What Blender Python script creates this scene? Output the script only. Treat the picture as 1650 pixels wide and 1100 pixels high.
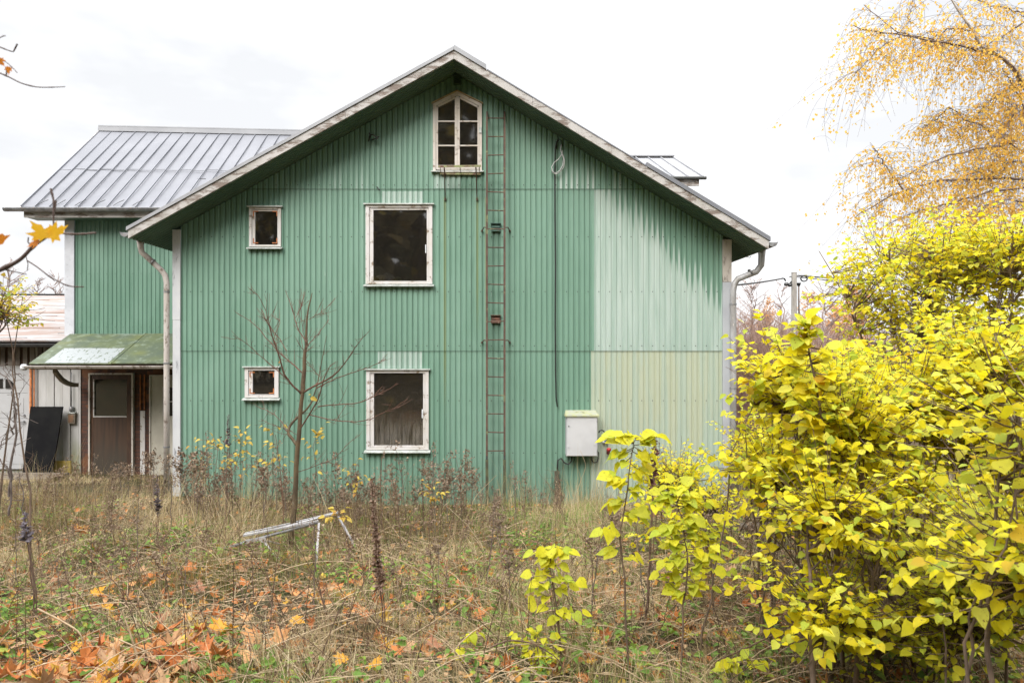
import bpy, math, random
import numpy as np
from mathutils import Vector
R = math.radians
for o in list(bpy.data.objects):
    bpy.data.objects.remove(o)
sc = bpy.context.scene
COL = sc.collection

# ---------------------------------------------------------------- camera, sky, sun, exposure
F = 1100.0; PX0 = 800.0; PY0 = 565.0; EYE = 2.5      # photograph pixels: focal length, vanishing point; eye height (m)
cd = bpy.data.cameras.new('camera'); cam = bpy.data.objects.new('camera', cd); COL.objects.link(cam)
cam.location = (0, 0, EYE); cam.rotation_euler = (R(90), 0, 0)
cd.sensor_width = 36; cd.lens = 36 * F / 1650
cd.shift_x = (825 - PX0) / 1650; cd.shift_y = (PY0 - 550) / 1650
cd.clip_start = 0.05; cd.clip_end = 900
cd.dof.use_dof = True; cd.dof.focus_distance = 9.0; cd.dof.aperture_fstop = 5.6
sc.camera = cam

SUN_EL, SUN_AZ = 42, 203      # azimuth clockwise from +Y: behind the viewer, a little to the left
w = bpy.data.worlds.new('World'); sc.world = w; w.use_nodes = True
nt = w.node_tree; nt.nodes.clear()
out = nt.nodes.new('ShaderNodeOutputWorld'); bg = nt.nodes.new('ShaderNodeBackground')
sky = nt.nodes.new('ShaderNodeTexSky'); sky.sky_type = 'NISHITA'; sky.sun_disc = False
sky.sun_elevation = R(SUN_EL); sky.sun_rotation = R(SUN_AZ); sky.dust_density = 4
hsv = nt.nodes.new('ShaderNodeHueSaturation'); hsv.inputs['Saturation'].default_value = 0.12
tc = nt.nodes.new('ShaderNodeTexCoord'); nz = nt.nodes.new('ShaderNodeTexNoise'); nz.inputs['Scale'].default_value = 2.2
nz.inputs['Detail'].default_value = 5; nz.inputs['Roughness'].default_value = 0.55
mp = nt.nodes.new('ShaderNodeMapping'); mp.inputs['Scale'].default_value = (1, 1, 2.6)
cr = nt.nodes.new('ShaderNodeValToRGB')
cr.color_ramp.elements[0].position = 0.40; cr.color_ramp.elements[0].color = (8.0, 8.15, 8.45, 1)
cr.color_ramp.elements[-1].position = 0.64; cr.color_ramp.elements[-1].color = (11.6, 11.6, 11.7, 1)
mx = nt.nodes.new('ShaderNodeMixRGB'); mx.inputs[0].default_value = 0.9     # an overcast deck over the clear sky
L = nt.links.new
L(sky.outputs[0], hsv.inputs['Color']); L(hsv.outputs[0], mx.inputs[1])
L(tc.outputs['Generated'], mp.inputs[0]); L(mp.outputs[0], nz.inputs['Vector']); L(nz.outputs[0], cr.inputs[0])
# overcast luminance: about three to four times brighter overhead than near the horizon
sx_ = nt.nodes.new('ShaderNodeSeparateXYZ'); L(tc.outputs['Generated'], sx_.inputs[0])
el_ = nt.nodes.new('ShaderNodeValToRGB'); L(sx_.outputs[2], el_.inputs[0]); ce = el_.color_ramp
ce.elements[0].position = 0.0; ce.elements[0].color = (.335,) * 3 + (1,)
ce.elements[1].position = 1.0; ce.elements[1].color = (1.45,) * 3 + (1,)
for p_, v_ in ((.42, .345), (.70, .95)):
    e_ = ce.elements.new(p_); e_.color = (v_,) * 3 + (1,)
mu_ = nt.nodes.new('ShaderNodeMixRGB'); mu_.blend_type = 'MULTIPLY'; mu_.inputs[0].default_value = 1
L(cr.outputs[0], mu_.inputs[1]); L(el_.outputs[0], mu_.inputs[2]); L(mu_.outputs[0], mx.inputs[2]); L(mx.outputs[0], bg.inputs[0]); L(bg.outputs[0], out.inputs[0])
bg.inputs[1].default_value = 0.10
sd = bpy.data.lights.new('sun', 'SUN'); sd.energy = 1.35; sd.angle = R(40); sd.color = (1, .965, .91)
sun = bpy.data.objects.new('sun', sd); COL.objects.link(sun)
az = R(SUN_AZ); el = R(SUN_EL)
d = Vector((math.sin(az) * math.cos(el), math.cos(az) * math.cos(el), math.sin(el)))
sun.rotation_euler = d.to_track_quat('Z', 'Y').to_euler(); sun.location = d * 40
sc.view_settings.view_transform = 'Standard'; sc.view_settings.look = 'None'
sc.view_settings.exposure = 1.74; sc.view_settings.gamma = 1
sc.cycles.max_bounces = 6; sc.cycles.transparent_max_bounces = 8
sc.cycles.use_denoising = True

# ---------------------------------------------------------------- helpers
def P(px, py, Y):
    return ((px - PX0) * Y / F, Y, EYE - (py - PY0) * Y / F)
def rng(s): return np.random.default_rng(s)
def ground_z(x, y):
    x = np.asarray(x, float); y = np.asarray(y, float)
    z = np.where(y < 11.1, 0.081 * (11.1 - np.maximum(y, 0.0)), 0.0)
    b = 0.05 * np.sin(1.3 * x + .7 * y) + 0.035 * np.sin(2.9 * x - 1.7 * y + 1) + 0.02 * np.sin(5.3 * x + 4.1 * y)
    k = np.clip((11.6 - y) / 2.0, 0, 1)
    left = 0.16 * np.clip((-x - 2.5) / 3, 0, 1) * np.clip((y - 7) / 3, 0, 1) * np.clip((13.4 - y) / 1.5, 0, 1)
    far = np.where(y > 30, -0.01 * (y - 30), 0.0)
    return z + b * k + left + np.maximum(far, -1.2)
OFF = {}
def props(o, label=None, cat=None, group=None, kind=None):
    if label: o['label'] = label
    if cat: o['category'] = cat
    if group: o['group'] = group
    if kind: o['kind'] = kind
    return o
def thing(name, label, cat, loc=(0, 0, 0), group=None):
    o = bpy.data.objects.new(name, None); COL.objects.link(o); o.location = loc
    o.empty_display_size = .1
    OFF[o.name] = np.array(loc, float)
    return props(o, label, cat, group)
def link_mesh(name, V, loops, starts, mats, parent=None, loc=None, smooth=False, mi=None):
    V = np.asarray(V, np.float64)
    if parent is not None: off = OFF[parent.name]
    elif loc is not None: off = np.array(loc, float)
    else: off = np.zeros(3)
    me = bpy.data.meshes.new(name)
    me.vertices.add(len(V)); me.vertices.foreach_set('co', (V - off).astype(np.float32).ravel())
    loops = np.asarray(loops, np.int32); starts = np.asarray(starts, np.int32)
    me.loops.add(len(loops)); me.loops.foreach_set('vertex_index', loops)
    me.polygons.add(len(starts)); me.polygons.foreach_set('loop_start', starts)
    if mi is not None: me.polygons.foreach_set('material_index', np.asarray(mi, np.int32))
    me.polygons.foreach_set('use_smooth', np.full(len(starts), bool(smooth)))
    for m in (mats if isinstance(mats, (list, tuple)) else [mats]): me.materials.append(m)
    me.update(calc_edges=True); me.validate()
    o = bpy.data.objects.new(name, me); COL.objects.link(o)
    if parent is not None:
        o.parent = parent; OFF[o.name] = off
    else:
        o.location = off; OFF[o.name] = off
    return o
class MB:
    """collects faces, links them as one mesh object"""
    def __init__(s): s.v = []; s.f = []; s.m = []; s.k = 0
    def add(s, verts, faces):
        b = len(s.v); s.v.extend([tuple(map(float, p)) for p in verts])
        s.f.extend([[b + i for i in f] for f in faces]); s.m.extend([s.k] * len(faces)); return s
    def box(s, x0, x1, y0, y1, z0, z1):
        return s.add([(x0,y0,z0),(x1,y0,z0),(x1,y1,z0),(x0,y1,z0),(x0,y0,z1),(x1,y0,z1),(x1,y1,z1),(x0,y1,z1)],
                     [[0,3,2,1],[4,5,6,7],[0,1,5,4],[1,2,6,5],[2,3,7,6],[3,0,4,7]])
    def hull(s, bottom, top):
        n = len(bottom)
        return s.add(list(bottom) + list(top), [list(range(n))[::-1], list(range(n, 2*n))] + [[i, (i+1) % n, n+(i+1) % n, n+i] for i in range(n)])
    def prism(s, poly, y0, y1):      # polygon in XZ, extruded in Y
        return s.hull([(x, y0, z) for x, z in poly], [(x, y1, z) for x, z in poly])
    def beam(s, a, b, w, h, up=(0, 0, 1)):
        a = Vector(a); b = Vector(b); t = (b - a).normalized(); u = t.cross(Vector(up))
        if u.length < 1e-4: u = t.cross(Vector((0, 1, 0)))
        u.normalize(); v = u.cross(t); u = u * w / 2; v = v * h / 2
        return s.hull([a-u-v, a+u-v, a+u+v, a-u+v], [b-u-v, b+u-v, b+u+v, b-u+v])
    def tube(s, pts, r, n=8, cap=True):
        pts = [Vector(p) for p in pts]; m = len(pts)
        rr = list(r) if isinstance(r, (list, tuple)) else [r] * m
        rings = []; u = None
        for i, p in enumerate(pts):
            t = (pts[min(i+1, m-1)] - pts[max(i-1, 0)]).normalized()
            if u is None:
                u = t.cross(Vector((0, 0, 1)))
                if u.length < .05: u = t.cross(Vector((0, 1, 0)))
            u = (u - t * u.dot(t)).normalized(); v = t.cross(u)
            rings.append([p + (u * math.cos(a) + v * math.sin(a)) * rr[i] for a in [2*math.pi*k/n for k in range(n)]])
        V = [q for ring in rings for q in ring]
        Fc = [[i*n+k, i*n+(k+1) % n, (i+1)*n+(k+1) % n, (i+1)*n+k] for i in range(m-1) for k in range(n)]
        if cap: Fc += [list(range(n))[::-1], list(range((m-1)*n, m*n))]
        return s.add(V, Fc)
    def build(s, name, mats, parent=None, loc=None, smooth=False):
        loops = [i for f in s.f for i in f]; st = np.concatenate([[0], np.cumsum([len(f) for f in s.f])[:-1]])
        return link_mesh(name, s.v, loops, st, mats, parent, loc, smooth, s.m)
def tile(name, T, TF, Pn, X, Y, Z, S, mats, parent=None, loc=None, smooth=False, vary=.55):
    """many copies of a small template (verts T, faces TF) in frames X,Y,Z scaled S at Pn, as one mesh"""
    T = np.asarray(T, float); n = len(Pn)
    S = np.asarray(S, float).reshape(n, 1, 1)
    q = np.random.default_rng(n + 7); nT = len(T); T = np.repeat(T[None], n, 0)
    T[:, :, 2] += (q.normal(0, .16, (n, 1)) * T[:, :, 0] + q.normal(0, .22, (n, 1)) * T[:, :, 0] * T[:, :, 1]) * vary * 2     # twist
    T[:, :, 2] *= 1 + q.normal(.1, 1.0, (n, 1)) * vary; T[:, :, 0] *= 1 + q.normal(0, .16, (n, 1)) * vary * 1.6
    T[:, :, 0] += q.normal(0, .12, (n, 1)) * T[:, :, 1] ** 2 * vary * 1.5                        # sideways bend
    V = Pn[:, None, :] + S * (T[:, :, 0:1] * X[:, None, :] + T[:, :, 1:2] * Y[:, None, :] + T[:, :, 2:3] * Z[:, None, :])
    V = V.reshape(-1, 3)
    lt = np.array([i for f in TF for i in f]); nl = len(lt)
    st = np.concatenate([[0], np.cumsum([len(f) for f in TF])[:-1]])
    loops = (lt[None, :] + (np.arange(n) * nT)[:, None]).ravel()
    starts = (st[None, :] + (np.arange(n) * nl)[:, None]).ravel()
    return link_mesh(name, V, loops, starts, mats, parent, loc, smooth)
def tubes_mesh(name, paths, mats, parent=None, loc=None, n=4):
    """paths: list of (points (m,3), radii (m)) -> one smooth mesh"""
    Vs = []; Ls = []; b = 0
    ang = np.arange(n) * 2 * np.pi / n; ca = np.cos(ang)[None, :, None]; sa = np.sin(ang)[None, :, None]
    for pts, rad in paths:
        pts = np.asarray(pts, float); m = len(pts); rad = np.broadcast_to(np.asarray(rad, float), (m,))
        t = np.gradient(pts, axis=0); t /= np.linalg.norm(t, axis=1, keepdims=True) + 1e-9
        ref = np.array([0.3, 0.1, 1.0]) if abs(t[0, 2]) < .8 else np.array([1.0, .2, 0.1])
        u = np.cross(t, ref); u /= np.linalg.norm(u, axis=1, keepdims=True) + 1e-9; v = np.cross(t, u)
        ring = pts[:, None, :] + rad[:, None, None] * (ca * u[:, None, :] + sa * v[:, None, :])
        Vs.append(ring.reshape(-1, 3))
        i = np.arange(m - 1)[:, None] * n; k = np.arange(n)[None, :]; k2 = (k + 1) % n
        q = np.stack([i + k, i + k2, i + n + k2, i + n + k], -1).reshape(-1, 4) + b
        Ls.append(q); b += m * n
    V = np.concatenate(Vs); q = np.concatenate(Ls)
    return link_mesh(name, V, q.ravel(), np.arange(len(q)) * 4, mats, parent, loc, True)
def copy_tree(o, loc=None, rotz=None, scale=None):
    c = o.copy(); COL.objects.link(c)
    for ch in list(o.children):
        k = ch.copy(); COL.objects.link(k); k.parent = c
        for g in list(ch.children):
            gg = g.copy(); COL.objects.link(gg); gg.parent = k
    if loc is not None: c.location = loc
    if rotz is not None: c.rotation_euler = (c.rotation_euler[0], c.rotation_euler[1], rotz)
    if scale is not None: c.scale = scale if isinstance(scale, tuple) else (scale,)*3
    return c

# ---------------------------------------------------------------- materials
def s2l(c):
    return tuple(((v/255)/12.92 if v/255 <= .04045 else ((v/255+.055)/1.055)**2.4) for v in c) + (1,)
class NT:
    def __init__(s, name):
        s.mat = bpy.data.materials.new(name); s.mat.use_nodes = True; s.t = s.mat.node_tree; s.t.nodes.clear()
        s.out = s.t.nodes.new('ShaderNodeOutputMaterial')
    def n(s, typ, ins=None, **kw):
        nd = s.t.nodes.new('ShaderNode' + typ)
        for k, v in kw.items(): setattr(nd, k, v)
        for k, v in (ins or {}).items():
            sock = nd.inputs[k]
            if isinstance(v, bpy.types.NodeSocket): s.t.links.new(v, sock)
            else: sock.default_value = v
        return nd
    def math(s, op, a, b=0.0, c=None, clamp=False):
        ins = {0: a, 1: b}
        if c is not None: ins[2] = c
        return s.n('Math', ins, operation=op, use_clamp=clamp).outputs[0]
    def mix(s, f, a, b, mode='MIX'):
        return s.n('MixRGB', {0: f, 1: a, 2: b}, blend_type=mode).outputs[0]
    def noise(s, vec, scale, detail=4, rough=.55, dist=0.0):
        return s.n('TexNoise', {'Vector': vec, 'Scale': scale, 'Detail': detail, 'Roughness': rough, 'Distortion': dist}).outputs[0]
    def pos(s, scale=(1, 1, 1)):
        g = s.n('TexCoord').outputs['Object']
        return s.n('Mapping', {'Vector': g, 'Scale': scale}).outputs[0]
    def world(s, scale=(1, 1, 1)):
        g = s.n('NewGeometry').outputs['Position']
        return s.n('Mapping', {'Vector': g, 'Scale': scale}).outputs[0]
    def smooth(s, v, lo, hi):
        nd = s.n('MapRange', {'Value': v, 'From Min': lo, 'From Max': hi}, interpolation_type='SMOOTHSTEP'); return nd.outputs[0]
    def ramp(s, v, stops):
        nd = s.n('ValToRGB', {0: v}); cr = nd.color_ramp
        while len(cr.elements) < len(stops): cr.elements.new(.5)
        for e, (p, c) in zip(cr.elements, stops): e.position = p; e.color = c
        return nd.outputs[0]
    def finish(s, color, rough=.7, metal=0.0, bump=None, bs=.3, bd=.01, spec=.5, trans=0.0):
        b = s.n('BsdfPrincipled', {'Base Color': color, 'Roughness': rough, 'Metallic': metal, 'Specular IOR Level': spec})
        if bump is not None:
            bn = s.n('Bump', {'Height': bump, 'Strength': bs, 'Distance': bd}); s.t.links.new(bn.outputs[0], b.inputs['Normal'])
        sh = b.outputs[0]
        if trans:
            tr = s.n('BsdfTranslucent', {'Color': color})
            sh = s.n('MixShader', {0: trans, 1: sh, 2: tr.outputs[0]}).outputs[0]
        s.t.links.new(sh, s.out.inputs[0]); return s.mat
def noisy(name, c1, c2, scale=6, stretch=(1, 1, 1), rough=.75, metal=0.0, lo=.35, hi=.65, c3=None, lo3=.55, hi3=.7, scale3=20, bs=.25, spec=.4):
    m = NT(name); v = m.pos(stretch); f = m.smooth(m.noise(v, scale), lo, hi); col = m.mix(f, c1, c2)
    if c3 is not None:
        g = m.smooth(m.noise(v, scale3, 6, .6), lo3, hi3); col = m.mix(g, col, c3)
    return m.finish(col, rough, metal, m.noise(v, scale * 4), bs, .01, spec)
# ---------------------------------------------------------------- house materials
YW = 11.1; S = F / YW
def wx(px): return (px - PX0) / S
def wz(py): return EYE - (py - PY0) / S
XA, ZA = wx(735), 6.99          # apex of the gable
SL, SR = 0.551, 0.604           # slopes of the two roof sides
def roof_z(x): return ZA - SL * (XA - x) if x < XA else ZA - SR * (x - XA)
PITCH = 0.0872

def mat_green(name='green_corrugated', patches=True, base=1.0):
    m = NT(name)
    g = m.n('NewGeometry').outputs['Position']; sp = m.n('SeparateXYZ', {0: g}); x, z = sp.outputs[0], sp.outputs[2]
    vs = m.world((7, 7, .35)); vb = m.world((.8, .8, .5)); vf = m.world((60, 60, 3))
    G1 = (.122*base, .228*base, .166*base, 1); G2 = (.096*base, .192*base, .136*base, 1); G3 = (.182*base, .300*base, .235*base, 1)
    col = m.mix(m.smooth(m.noise(vs, 1.0, 5), .35, .65), G1, G2)
    col = m.mix(m.math('MULTIPLY', m.smooth(m.noise(vb, 1.3, 3), .45, .75), .55), col, G3)
    fine = m.smooth(m.noise(vf, 1.0, 4, .6), .62, .78)
    col = m.mix(m.math('MULTIPLY', fine, .45), col, G3)
    if not patches:
        sc2 = m.smooth(m.noise(m.world((30, 30, 4)), 1.0, 5), .72, .78)
        col = m.mix(m.math('MULTIPLY', sc2, .4), col, (.45, .5, .45, 1))
        return m.finish(col, .5, 0, m.noise(m.world((20, 20, 8)), 1), .15, .004)
    # sheets differ a little in age: 0.87 m wide, three courses high
    sx = m.math('FLOOR', m.math('DIVIDE', m.math('ADD', x, 20.0), PITCH * 10))
    course = m.math('ADD', m.math('GREATER_THAN', z, wz(565)), m.math('GREATER_THAN', z, wz(305)))
    wn = m.n('TexWhiteNoise', {'Vector': m.n('CombineXYZ', {0: sx, 1: course}).outputs[0]}, noise_dimensions='3D').outputs[0]
    col = m.mix(m.math('MULTIPLY', wn, .5), col, G3)
    lap = m.math('FRACT', m.math('DIVIDE', m.math('ADD', x, 20.0), PITCH * 10))
    col = m.mix(m.math('MULTIPLY', m.math('LESS_THAN', lap, .008), .6), col, (.03, .05, .038, 1))
    # thin chalky runs and grey grime that follow the fall of the water
    run = m.math('MULTIPLY', m.smooth(m.noise(m.world((14, 14, .22)), 1.0, 6, .7), .56, .72), .45)
    col = m.mix(run, col, (.25, .36, .30, 1))
    grime = m.math('MULTIPLY', m.smooth(m.noise(m.world((9, 9, .3)), 1.7, 6, .7), .57, .74), .5)
    col = m.mix(grime, col, (.055, .10, .07, 1))
    # bleached wave crests, lightened further and valleys darkened: rib shading put into the colour
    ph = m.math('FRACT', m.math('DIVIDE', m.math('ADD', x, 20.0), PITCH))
    cell = m.math('FLOOR', m.math('DIVIDE', m.math('ADD', x, 20.0), PITCH))
    cr = m.n('TexWhiteNoise', {'W': cell}, noise_dimensions='1D').outputs[0]
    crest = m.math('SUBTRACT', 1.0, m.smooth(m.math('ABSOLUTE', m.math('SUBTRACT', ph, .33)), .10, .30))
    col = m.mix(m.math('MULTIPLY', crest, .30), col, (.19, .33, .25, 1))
    col = m.mix(m.math('MULTIPLY', m.smooth(m.math('ABSOLUTE', m.math('SUBTRACT', ph, .84)), .13, .03), .25), col, (.055, .125, .088, 1))  # valleys darkened, painted shade between the ribs
    d = m.math('SUBTRACT', m.math('SUBTRACT', ZA, m.math('MULTIPLY', m.math('SUBTRACT', x, XA), SR)), z)   # distance under the right verge
    pale = (.40, .475, .435, 1); pale2 = (.30, .39, .34, 1); yel = (.37, .40, .285, 1)
    palec = m.mix(m.smooth(m.noise(vs, 1.6, 4), .35, .65), pale, pale2)
    right = m.math('GREATER_THAN', x, wx(957))
    a = m.math('ADD', m.math('MULTIPLY', m.math('SUBTRACT', x, wx(957)), .42), -.27)       # threshold grows to the right
    dd = m.math('SUBTRACT', m.math('SUBTRACT', d, a), m.math('MULTIPLY', cr, .22))
    dd = m.math('ADD', dd, m.math('MULTIPLY', m.math('SUBTRACT', m.noise(vf, .8, 3), .5), .5))
    fd = m.smooth(dd, -.08, .85)
    fade = m.smooth(m.math('ADD', m.math('MULTIPLY', fd, 1.55), m.math('MULTIPLY', m.math('SUBTRACT', crest, 1.0), .75)), .12, .75)
    mid = m.math('MULTIPLY', m.math('LESS_THAN', z, wz(306)), right)
    col = m.mix(m.math('MULTIPLY', m.math('MULTIPLY', fade, mid), .93), col, palec)
    # the lower right sheets: chalky yellowish green
    low = m.math('MULTIPLY', m.math('LESS_THAN', z, wz(565) + .0), m.math('GREATER_THAN', x, wx(952)))
    lc = m.mix(m.math('MULTIPLY', m.math('ADD', m.smooth(z, .1, 1.9), .35), m.math('ADD', .3, m.math('MULTIPLY', m.smooth(m.noise(m.world((7, 7, .5)), 1.0, 5), .38, .64), .8)), clamp=True), pale2, yel)
    lc = m.mix(m.math('MULTIPLY', crest, .3), lc, (.40, .45, .37, 1))
    col = m.mix(m.math('MULTIPLY', low, .93), col, lc)
    # chalky spikes elsewhere in the upper course
    def band(v, lo, hi): return m.math('MULTIPLY', m.math('GREATER_THAN', v, lo), m.math('LESS_THAN', v, hi))
    up = m.math('MULTIPLY', m.math('GREATER_THAN', z, wz(305)), m.smooth(z, wz(255), wz(302)))
    spots = m.smooth(m.noise(m.world((1.1, 1, .01)), 1.0, 2), .52, .66)
    reg = m.math('ADD', band(x, wx(890), wx(957)), m.math('MULTIPLY', spots, .8), clamp=True)
    spike = m.math('MULTIPLY', m.math('MULTIPLY', up, crest), m.math('MULTIPLY', reg, m.smooth(cr, .1, .7)))
    col = m.mix(m.math('MULTIPLY', spike, .9), col, pale)
    # repainted / chalked rectangles over the windows
    def rect(x0, x1, y0, y1): return m.math('MULTIPLY', band(x, wx(x0), wx(x1)), band(z, wz(y1), wz(y0)))
    for (q, k) in (((616, 681, 309, 329), .85), ((609, 680, 566, 593), .85), ((699, 743, 279, 304), .75)):
        ck = m.math('MULTIPLY', m.math('ADD', m.math('MULTIPLY', crest, .5), .5), m.math('ADD', m.math('MULTIPLY', cr, .4), .6))
        col = m.mix(m.math('MULTIPLY', m.math('MULTIPLY', rect(*q), ck), k), col, pale)
    # moss-green run-off streaks below the iron shelf
    for xx, lo, w_ in ((717, 565, 3.2), (769, 440, 3.0), (783, 430, 2)):
        st = m.math('SUBTRACT', 1.0, m.smooth(m.math('ABSOLUTE', m.math('SUBTRACT', x, wx(xx))), .0, w_ / S))
        st = m.math('MULTIPLY', st, m.math('MULTIPLY', m.math('LESS_THAN', z, wz(318)), m.smooth(z, wz(lo + 120), wz(lo))))
        col = m.mix(m.math('MULTIPLY', st, .75), col, (.17, .20, .07, 1))
    for xx, y0, y1 in ((799, 372, 425), (799, 520, 590), (905, 740, 815)):
        st = m.math('SUBTRACT', 1.0, m.smooth(m.math('ABSOLUTE', m.math('SUBTRACT', x, wx(xx))), .02, .13))
        st = m.math('MULTIPLY', st, m.math('MULTIPLY', m.math('LESS_THAN', z, wz(y0)), m.smooth(z, wz(y1), wz(y0))))
        col = m.mix(m.math('MULTIPLY', st, .45), col, (.06, .11, .08, 1))
    # algae and splashed soil at the foot, scratches
    foot = m.math('MULTIPLY', m.smooth(z, .55, .0), m.smooth(m.noise(m.world((6, 6, 2)), 1.0, 5), .38, .6))
    col = m.mix(m.math('MULTIPLY', foot, .6), col, (.07, .11, .05, 1))
    scr = m.math('MULTIPLY', m.smooth(m.noise(m.world((34, 34, 2.2)), 1.0, 5), .735, .78), m.smooth(m.noise(m.world((.7, .7, .5)), 1.0, 2), .5, .6))
    col = m.mix(m.math('MULTIPLY', scr, .7), col, (.45, .5, .46, 1))
    for pyy in (565, 305):  # dark line painted along each lap, strengthening its shadow line
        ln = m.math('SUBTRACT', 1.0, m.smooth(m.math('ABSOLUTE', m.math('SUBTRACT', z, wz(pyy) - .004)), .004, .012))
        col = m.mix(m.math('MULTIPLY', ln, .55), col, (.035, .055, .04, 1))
    dent = m.math('ADD', m.math('MULTIPLY', m.noise(m.world((1.3, 1.3, 1.0)), 1.6, 3), 6.0), m.noise(m.world((24, 24, 6)), 1))
    return m.finish(col, .5, 0, dent, .22, .008)
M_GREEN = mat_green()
M_GREEN2 = mat_green('green_corrugated_plain', False, .93)
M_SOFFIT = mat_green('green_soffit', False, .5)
M_SCREW = noisy('screw_steel', (.025, .03, .028, 1), (.06, .06, .055, 1), 30, rough=.5)
def mat_peel(name, paint, wood, lo, hi, stretch, dirt=(.25, .24, .2, 1), scale=5.0):
    m = NT(name); v = m.pos(stretch)
    f = m.smooth(m.noise(v, scale, 8, .68), lo, hi)
    grain = m.noise(m.pos(tuple(q * 4 for q in stretch)), scale * 2, 5, .6)
    wd = m.mix(grain, wood, tuple(q * .45 for q in wood[:3]) + (1,))
    pt = m.mix(m.math('MULTIPLY', m.smooth(m.noise(m.pos(), 3.0, 6), .4, .7), .5), paint, dirt)
    col = m.mix(f, pt, wd)
    crk = m.smooth(m.noise(v, scale * 5, 4, .7), .66, .72)
    col = m.mix(m.math('MULTIPLY', crk, .6), col, tuple(q * .35 for q in wood[:3]) + (1,))
    return m.finish(col, .8, 0, m.math('SUBTRACT', m.math('MULTIPLY', grain, .4), f), .5, .006)
M_FASCIA = mat_peel('peeling_bargeboard', (.42, .40, .385, 1), (.24, .19, .16, 1), .47, .60, (1, 3, 3.4), scale=3.2)
M_WINWHITE = mat_peel('old_white_window_paint', (.56, .54, .53, 1), (.33, .25, .18, 1), .555, .65, (2, 2, 2), (.46, .42, .35, 1))
M_WINWHITE2 = mat_peel('worn_attic_paint', (.54, .50, .46, 1), (.34, .26, .20, 1), .555, .66, (2, 2, 2), (.46, .38, .28, 1))
M_SILL = noisy('sill_sheet', (.50, .52, .50, 1), (.34, .37, .34, 1), 9, rough=.5, c3=(.14, .19, .08, 1), lo3=.6, hi3=.75)
M_RUSTIRON = noisy('orange_rust', (.48, .17, .05, 1), (.30, .10, .035, 1), 14, c3=(.6, .5, .4, 1), lo3=.62, hi3=.7)
M_CORNER = mat_peel('white_corner_sheet', (.50, .51, .52, 1), (.27, .28, .30, 1), .58, .70, (2.5, 2.5, .5), (.42, .43, .46, 1))
M_CORNERG = mat_peel('grey_corner_sheet', (.36, .375, .40, 1), (.55, .56, .58, 1), .62, .70, (2.5, 2.5, .6), (.27, .28, .31, 1))
M_CORNERB = mat_peel('bare_corner_sheet', (.42, .38, .34, 1), (.24, .21, .18, 1), .5, .66, (2.5, 2.5, 1), (.40, .36, .3, 1))
M_GUTTER = noisy('gutter_zinc', (.27, .275, .285, 1), (.16, .16, .165, 1), 5, (2, 2, 2), rough=.45, metal=.35, c3=(.33, .26, .20, 1), lo3=.56, hi3=.7)
M_PIPE = noisy('downpipe_grey', (.40, .40, .41, 1), (.26, .25, .24, 1), 5, (2, 2, .8), rough=.5, metal=.2, c3=(.55, .52, .49, 1), lo3=.6, hi3=.68)
M_PIPEW = mat_peel('downpipe_flaking', (.46, .42, .39, 1), (.25, .19, .15, 1), .52, .64, (2.5, 2.5, 1.2), (.36, .31, .27, 1))
def mat_roof(name, c1, c2):
    m = NT(name); v = m.pos((1.2, 1.2, 1.2)); col = m.mix(m.smooth(m.noise(v, 1.4, 6), .3, .7), c1, c2)
    col = m.mix(m.math('MULTIPLY', m.smooth(m.noise(m.pos((1, 8, 8)), 3.0, 5), .6, .75), .3), col, (.16, .16, .18, 1))
    return m.finish(col, .5, .1, m.noise(v, 9), .1, .004, .4)
M_ROOF = mat_roof('standing_seam_grey', (.185, .19, .21, 1), (.158, .163, .182, 1))
M_ROOFL = mat_roof('standing_seam_light', (.30, .305, .32, 1), (.24, .245, .26, 1))
M_LINING = noisy('dark_interior', (.022, .018, .014, 1), (.012, .010, .008, 1), 3, rough=.95)
def mat_glass(name, dust, streak=0.0, rough=.03, base=(.01, .01, .01, 1)):
    m = NT(name); v = m.world((1, 1, 1))
    tr = m.n('BsdfTransparent', {0: (.55, .56, .55, 1)}); gl = m.n('BsdfGlossy', {0: (1, 1, 1, 1), 1: rough})
    fr = m.n('Fresnel', {0: 1.55}).outputs[0]
    a = m.n('MixShader', {0: m.math('MULTIPLY', fr, 2.3, clamp=True), 1: tr.outputs[0], 2: gl.outputs[0]})
    df = m.n('BsdfDiffuse', {0: (.30, .27, .23, 1)})
    sp = m.smooth(m.noise(m.world((1, 1, 1)), 38, 6, .75), .52, .8)
    k = m.math('MULTIPLY', sp, dust)
    if streak:
        sx = m.n('SeparateXYZ', {0: m.n('NewGeometry').outputs['Position']}).outputs[2]
        lo = m.math('MULTIPLY', m.smooth(sx, wz(655), wz(712)), m.smooth(m.noise(m.world((26, 1, 2.2)), 1.0, 5, .65), .28, .72))
        k = m.math('ADD', k, m.math('MULTIPLY', lo, streak), clamp=True)
    k = m.math('ADD', k, .03, clamp=True)
    b = m.n('MixShader', {0: k, 1: a.outputs[0], 2: df.outputs[0]})
    m.t.links.new(b.outputs[0], m.out.inputs[0]); return m.mat
M_GLASS = mat_glass('window_glass', .14); M_GLASSD = mat_glass('dusty_window_glass', .34, .45, .10); M_GLASSO = mat_glass('old_attic_glass', .16, 0, .04)

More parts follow.
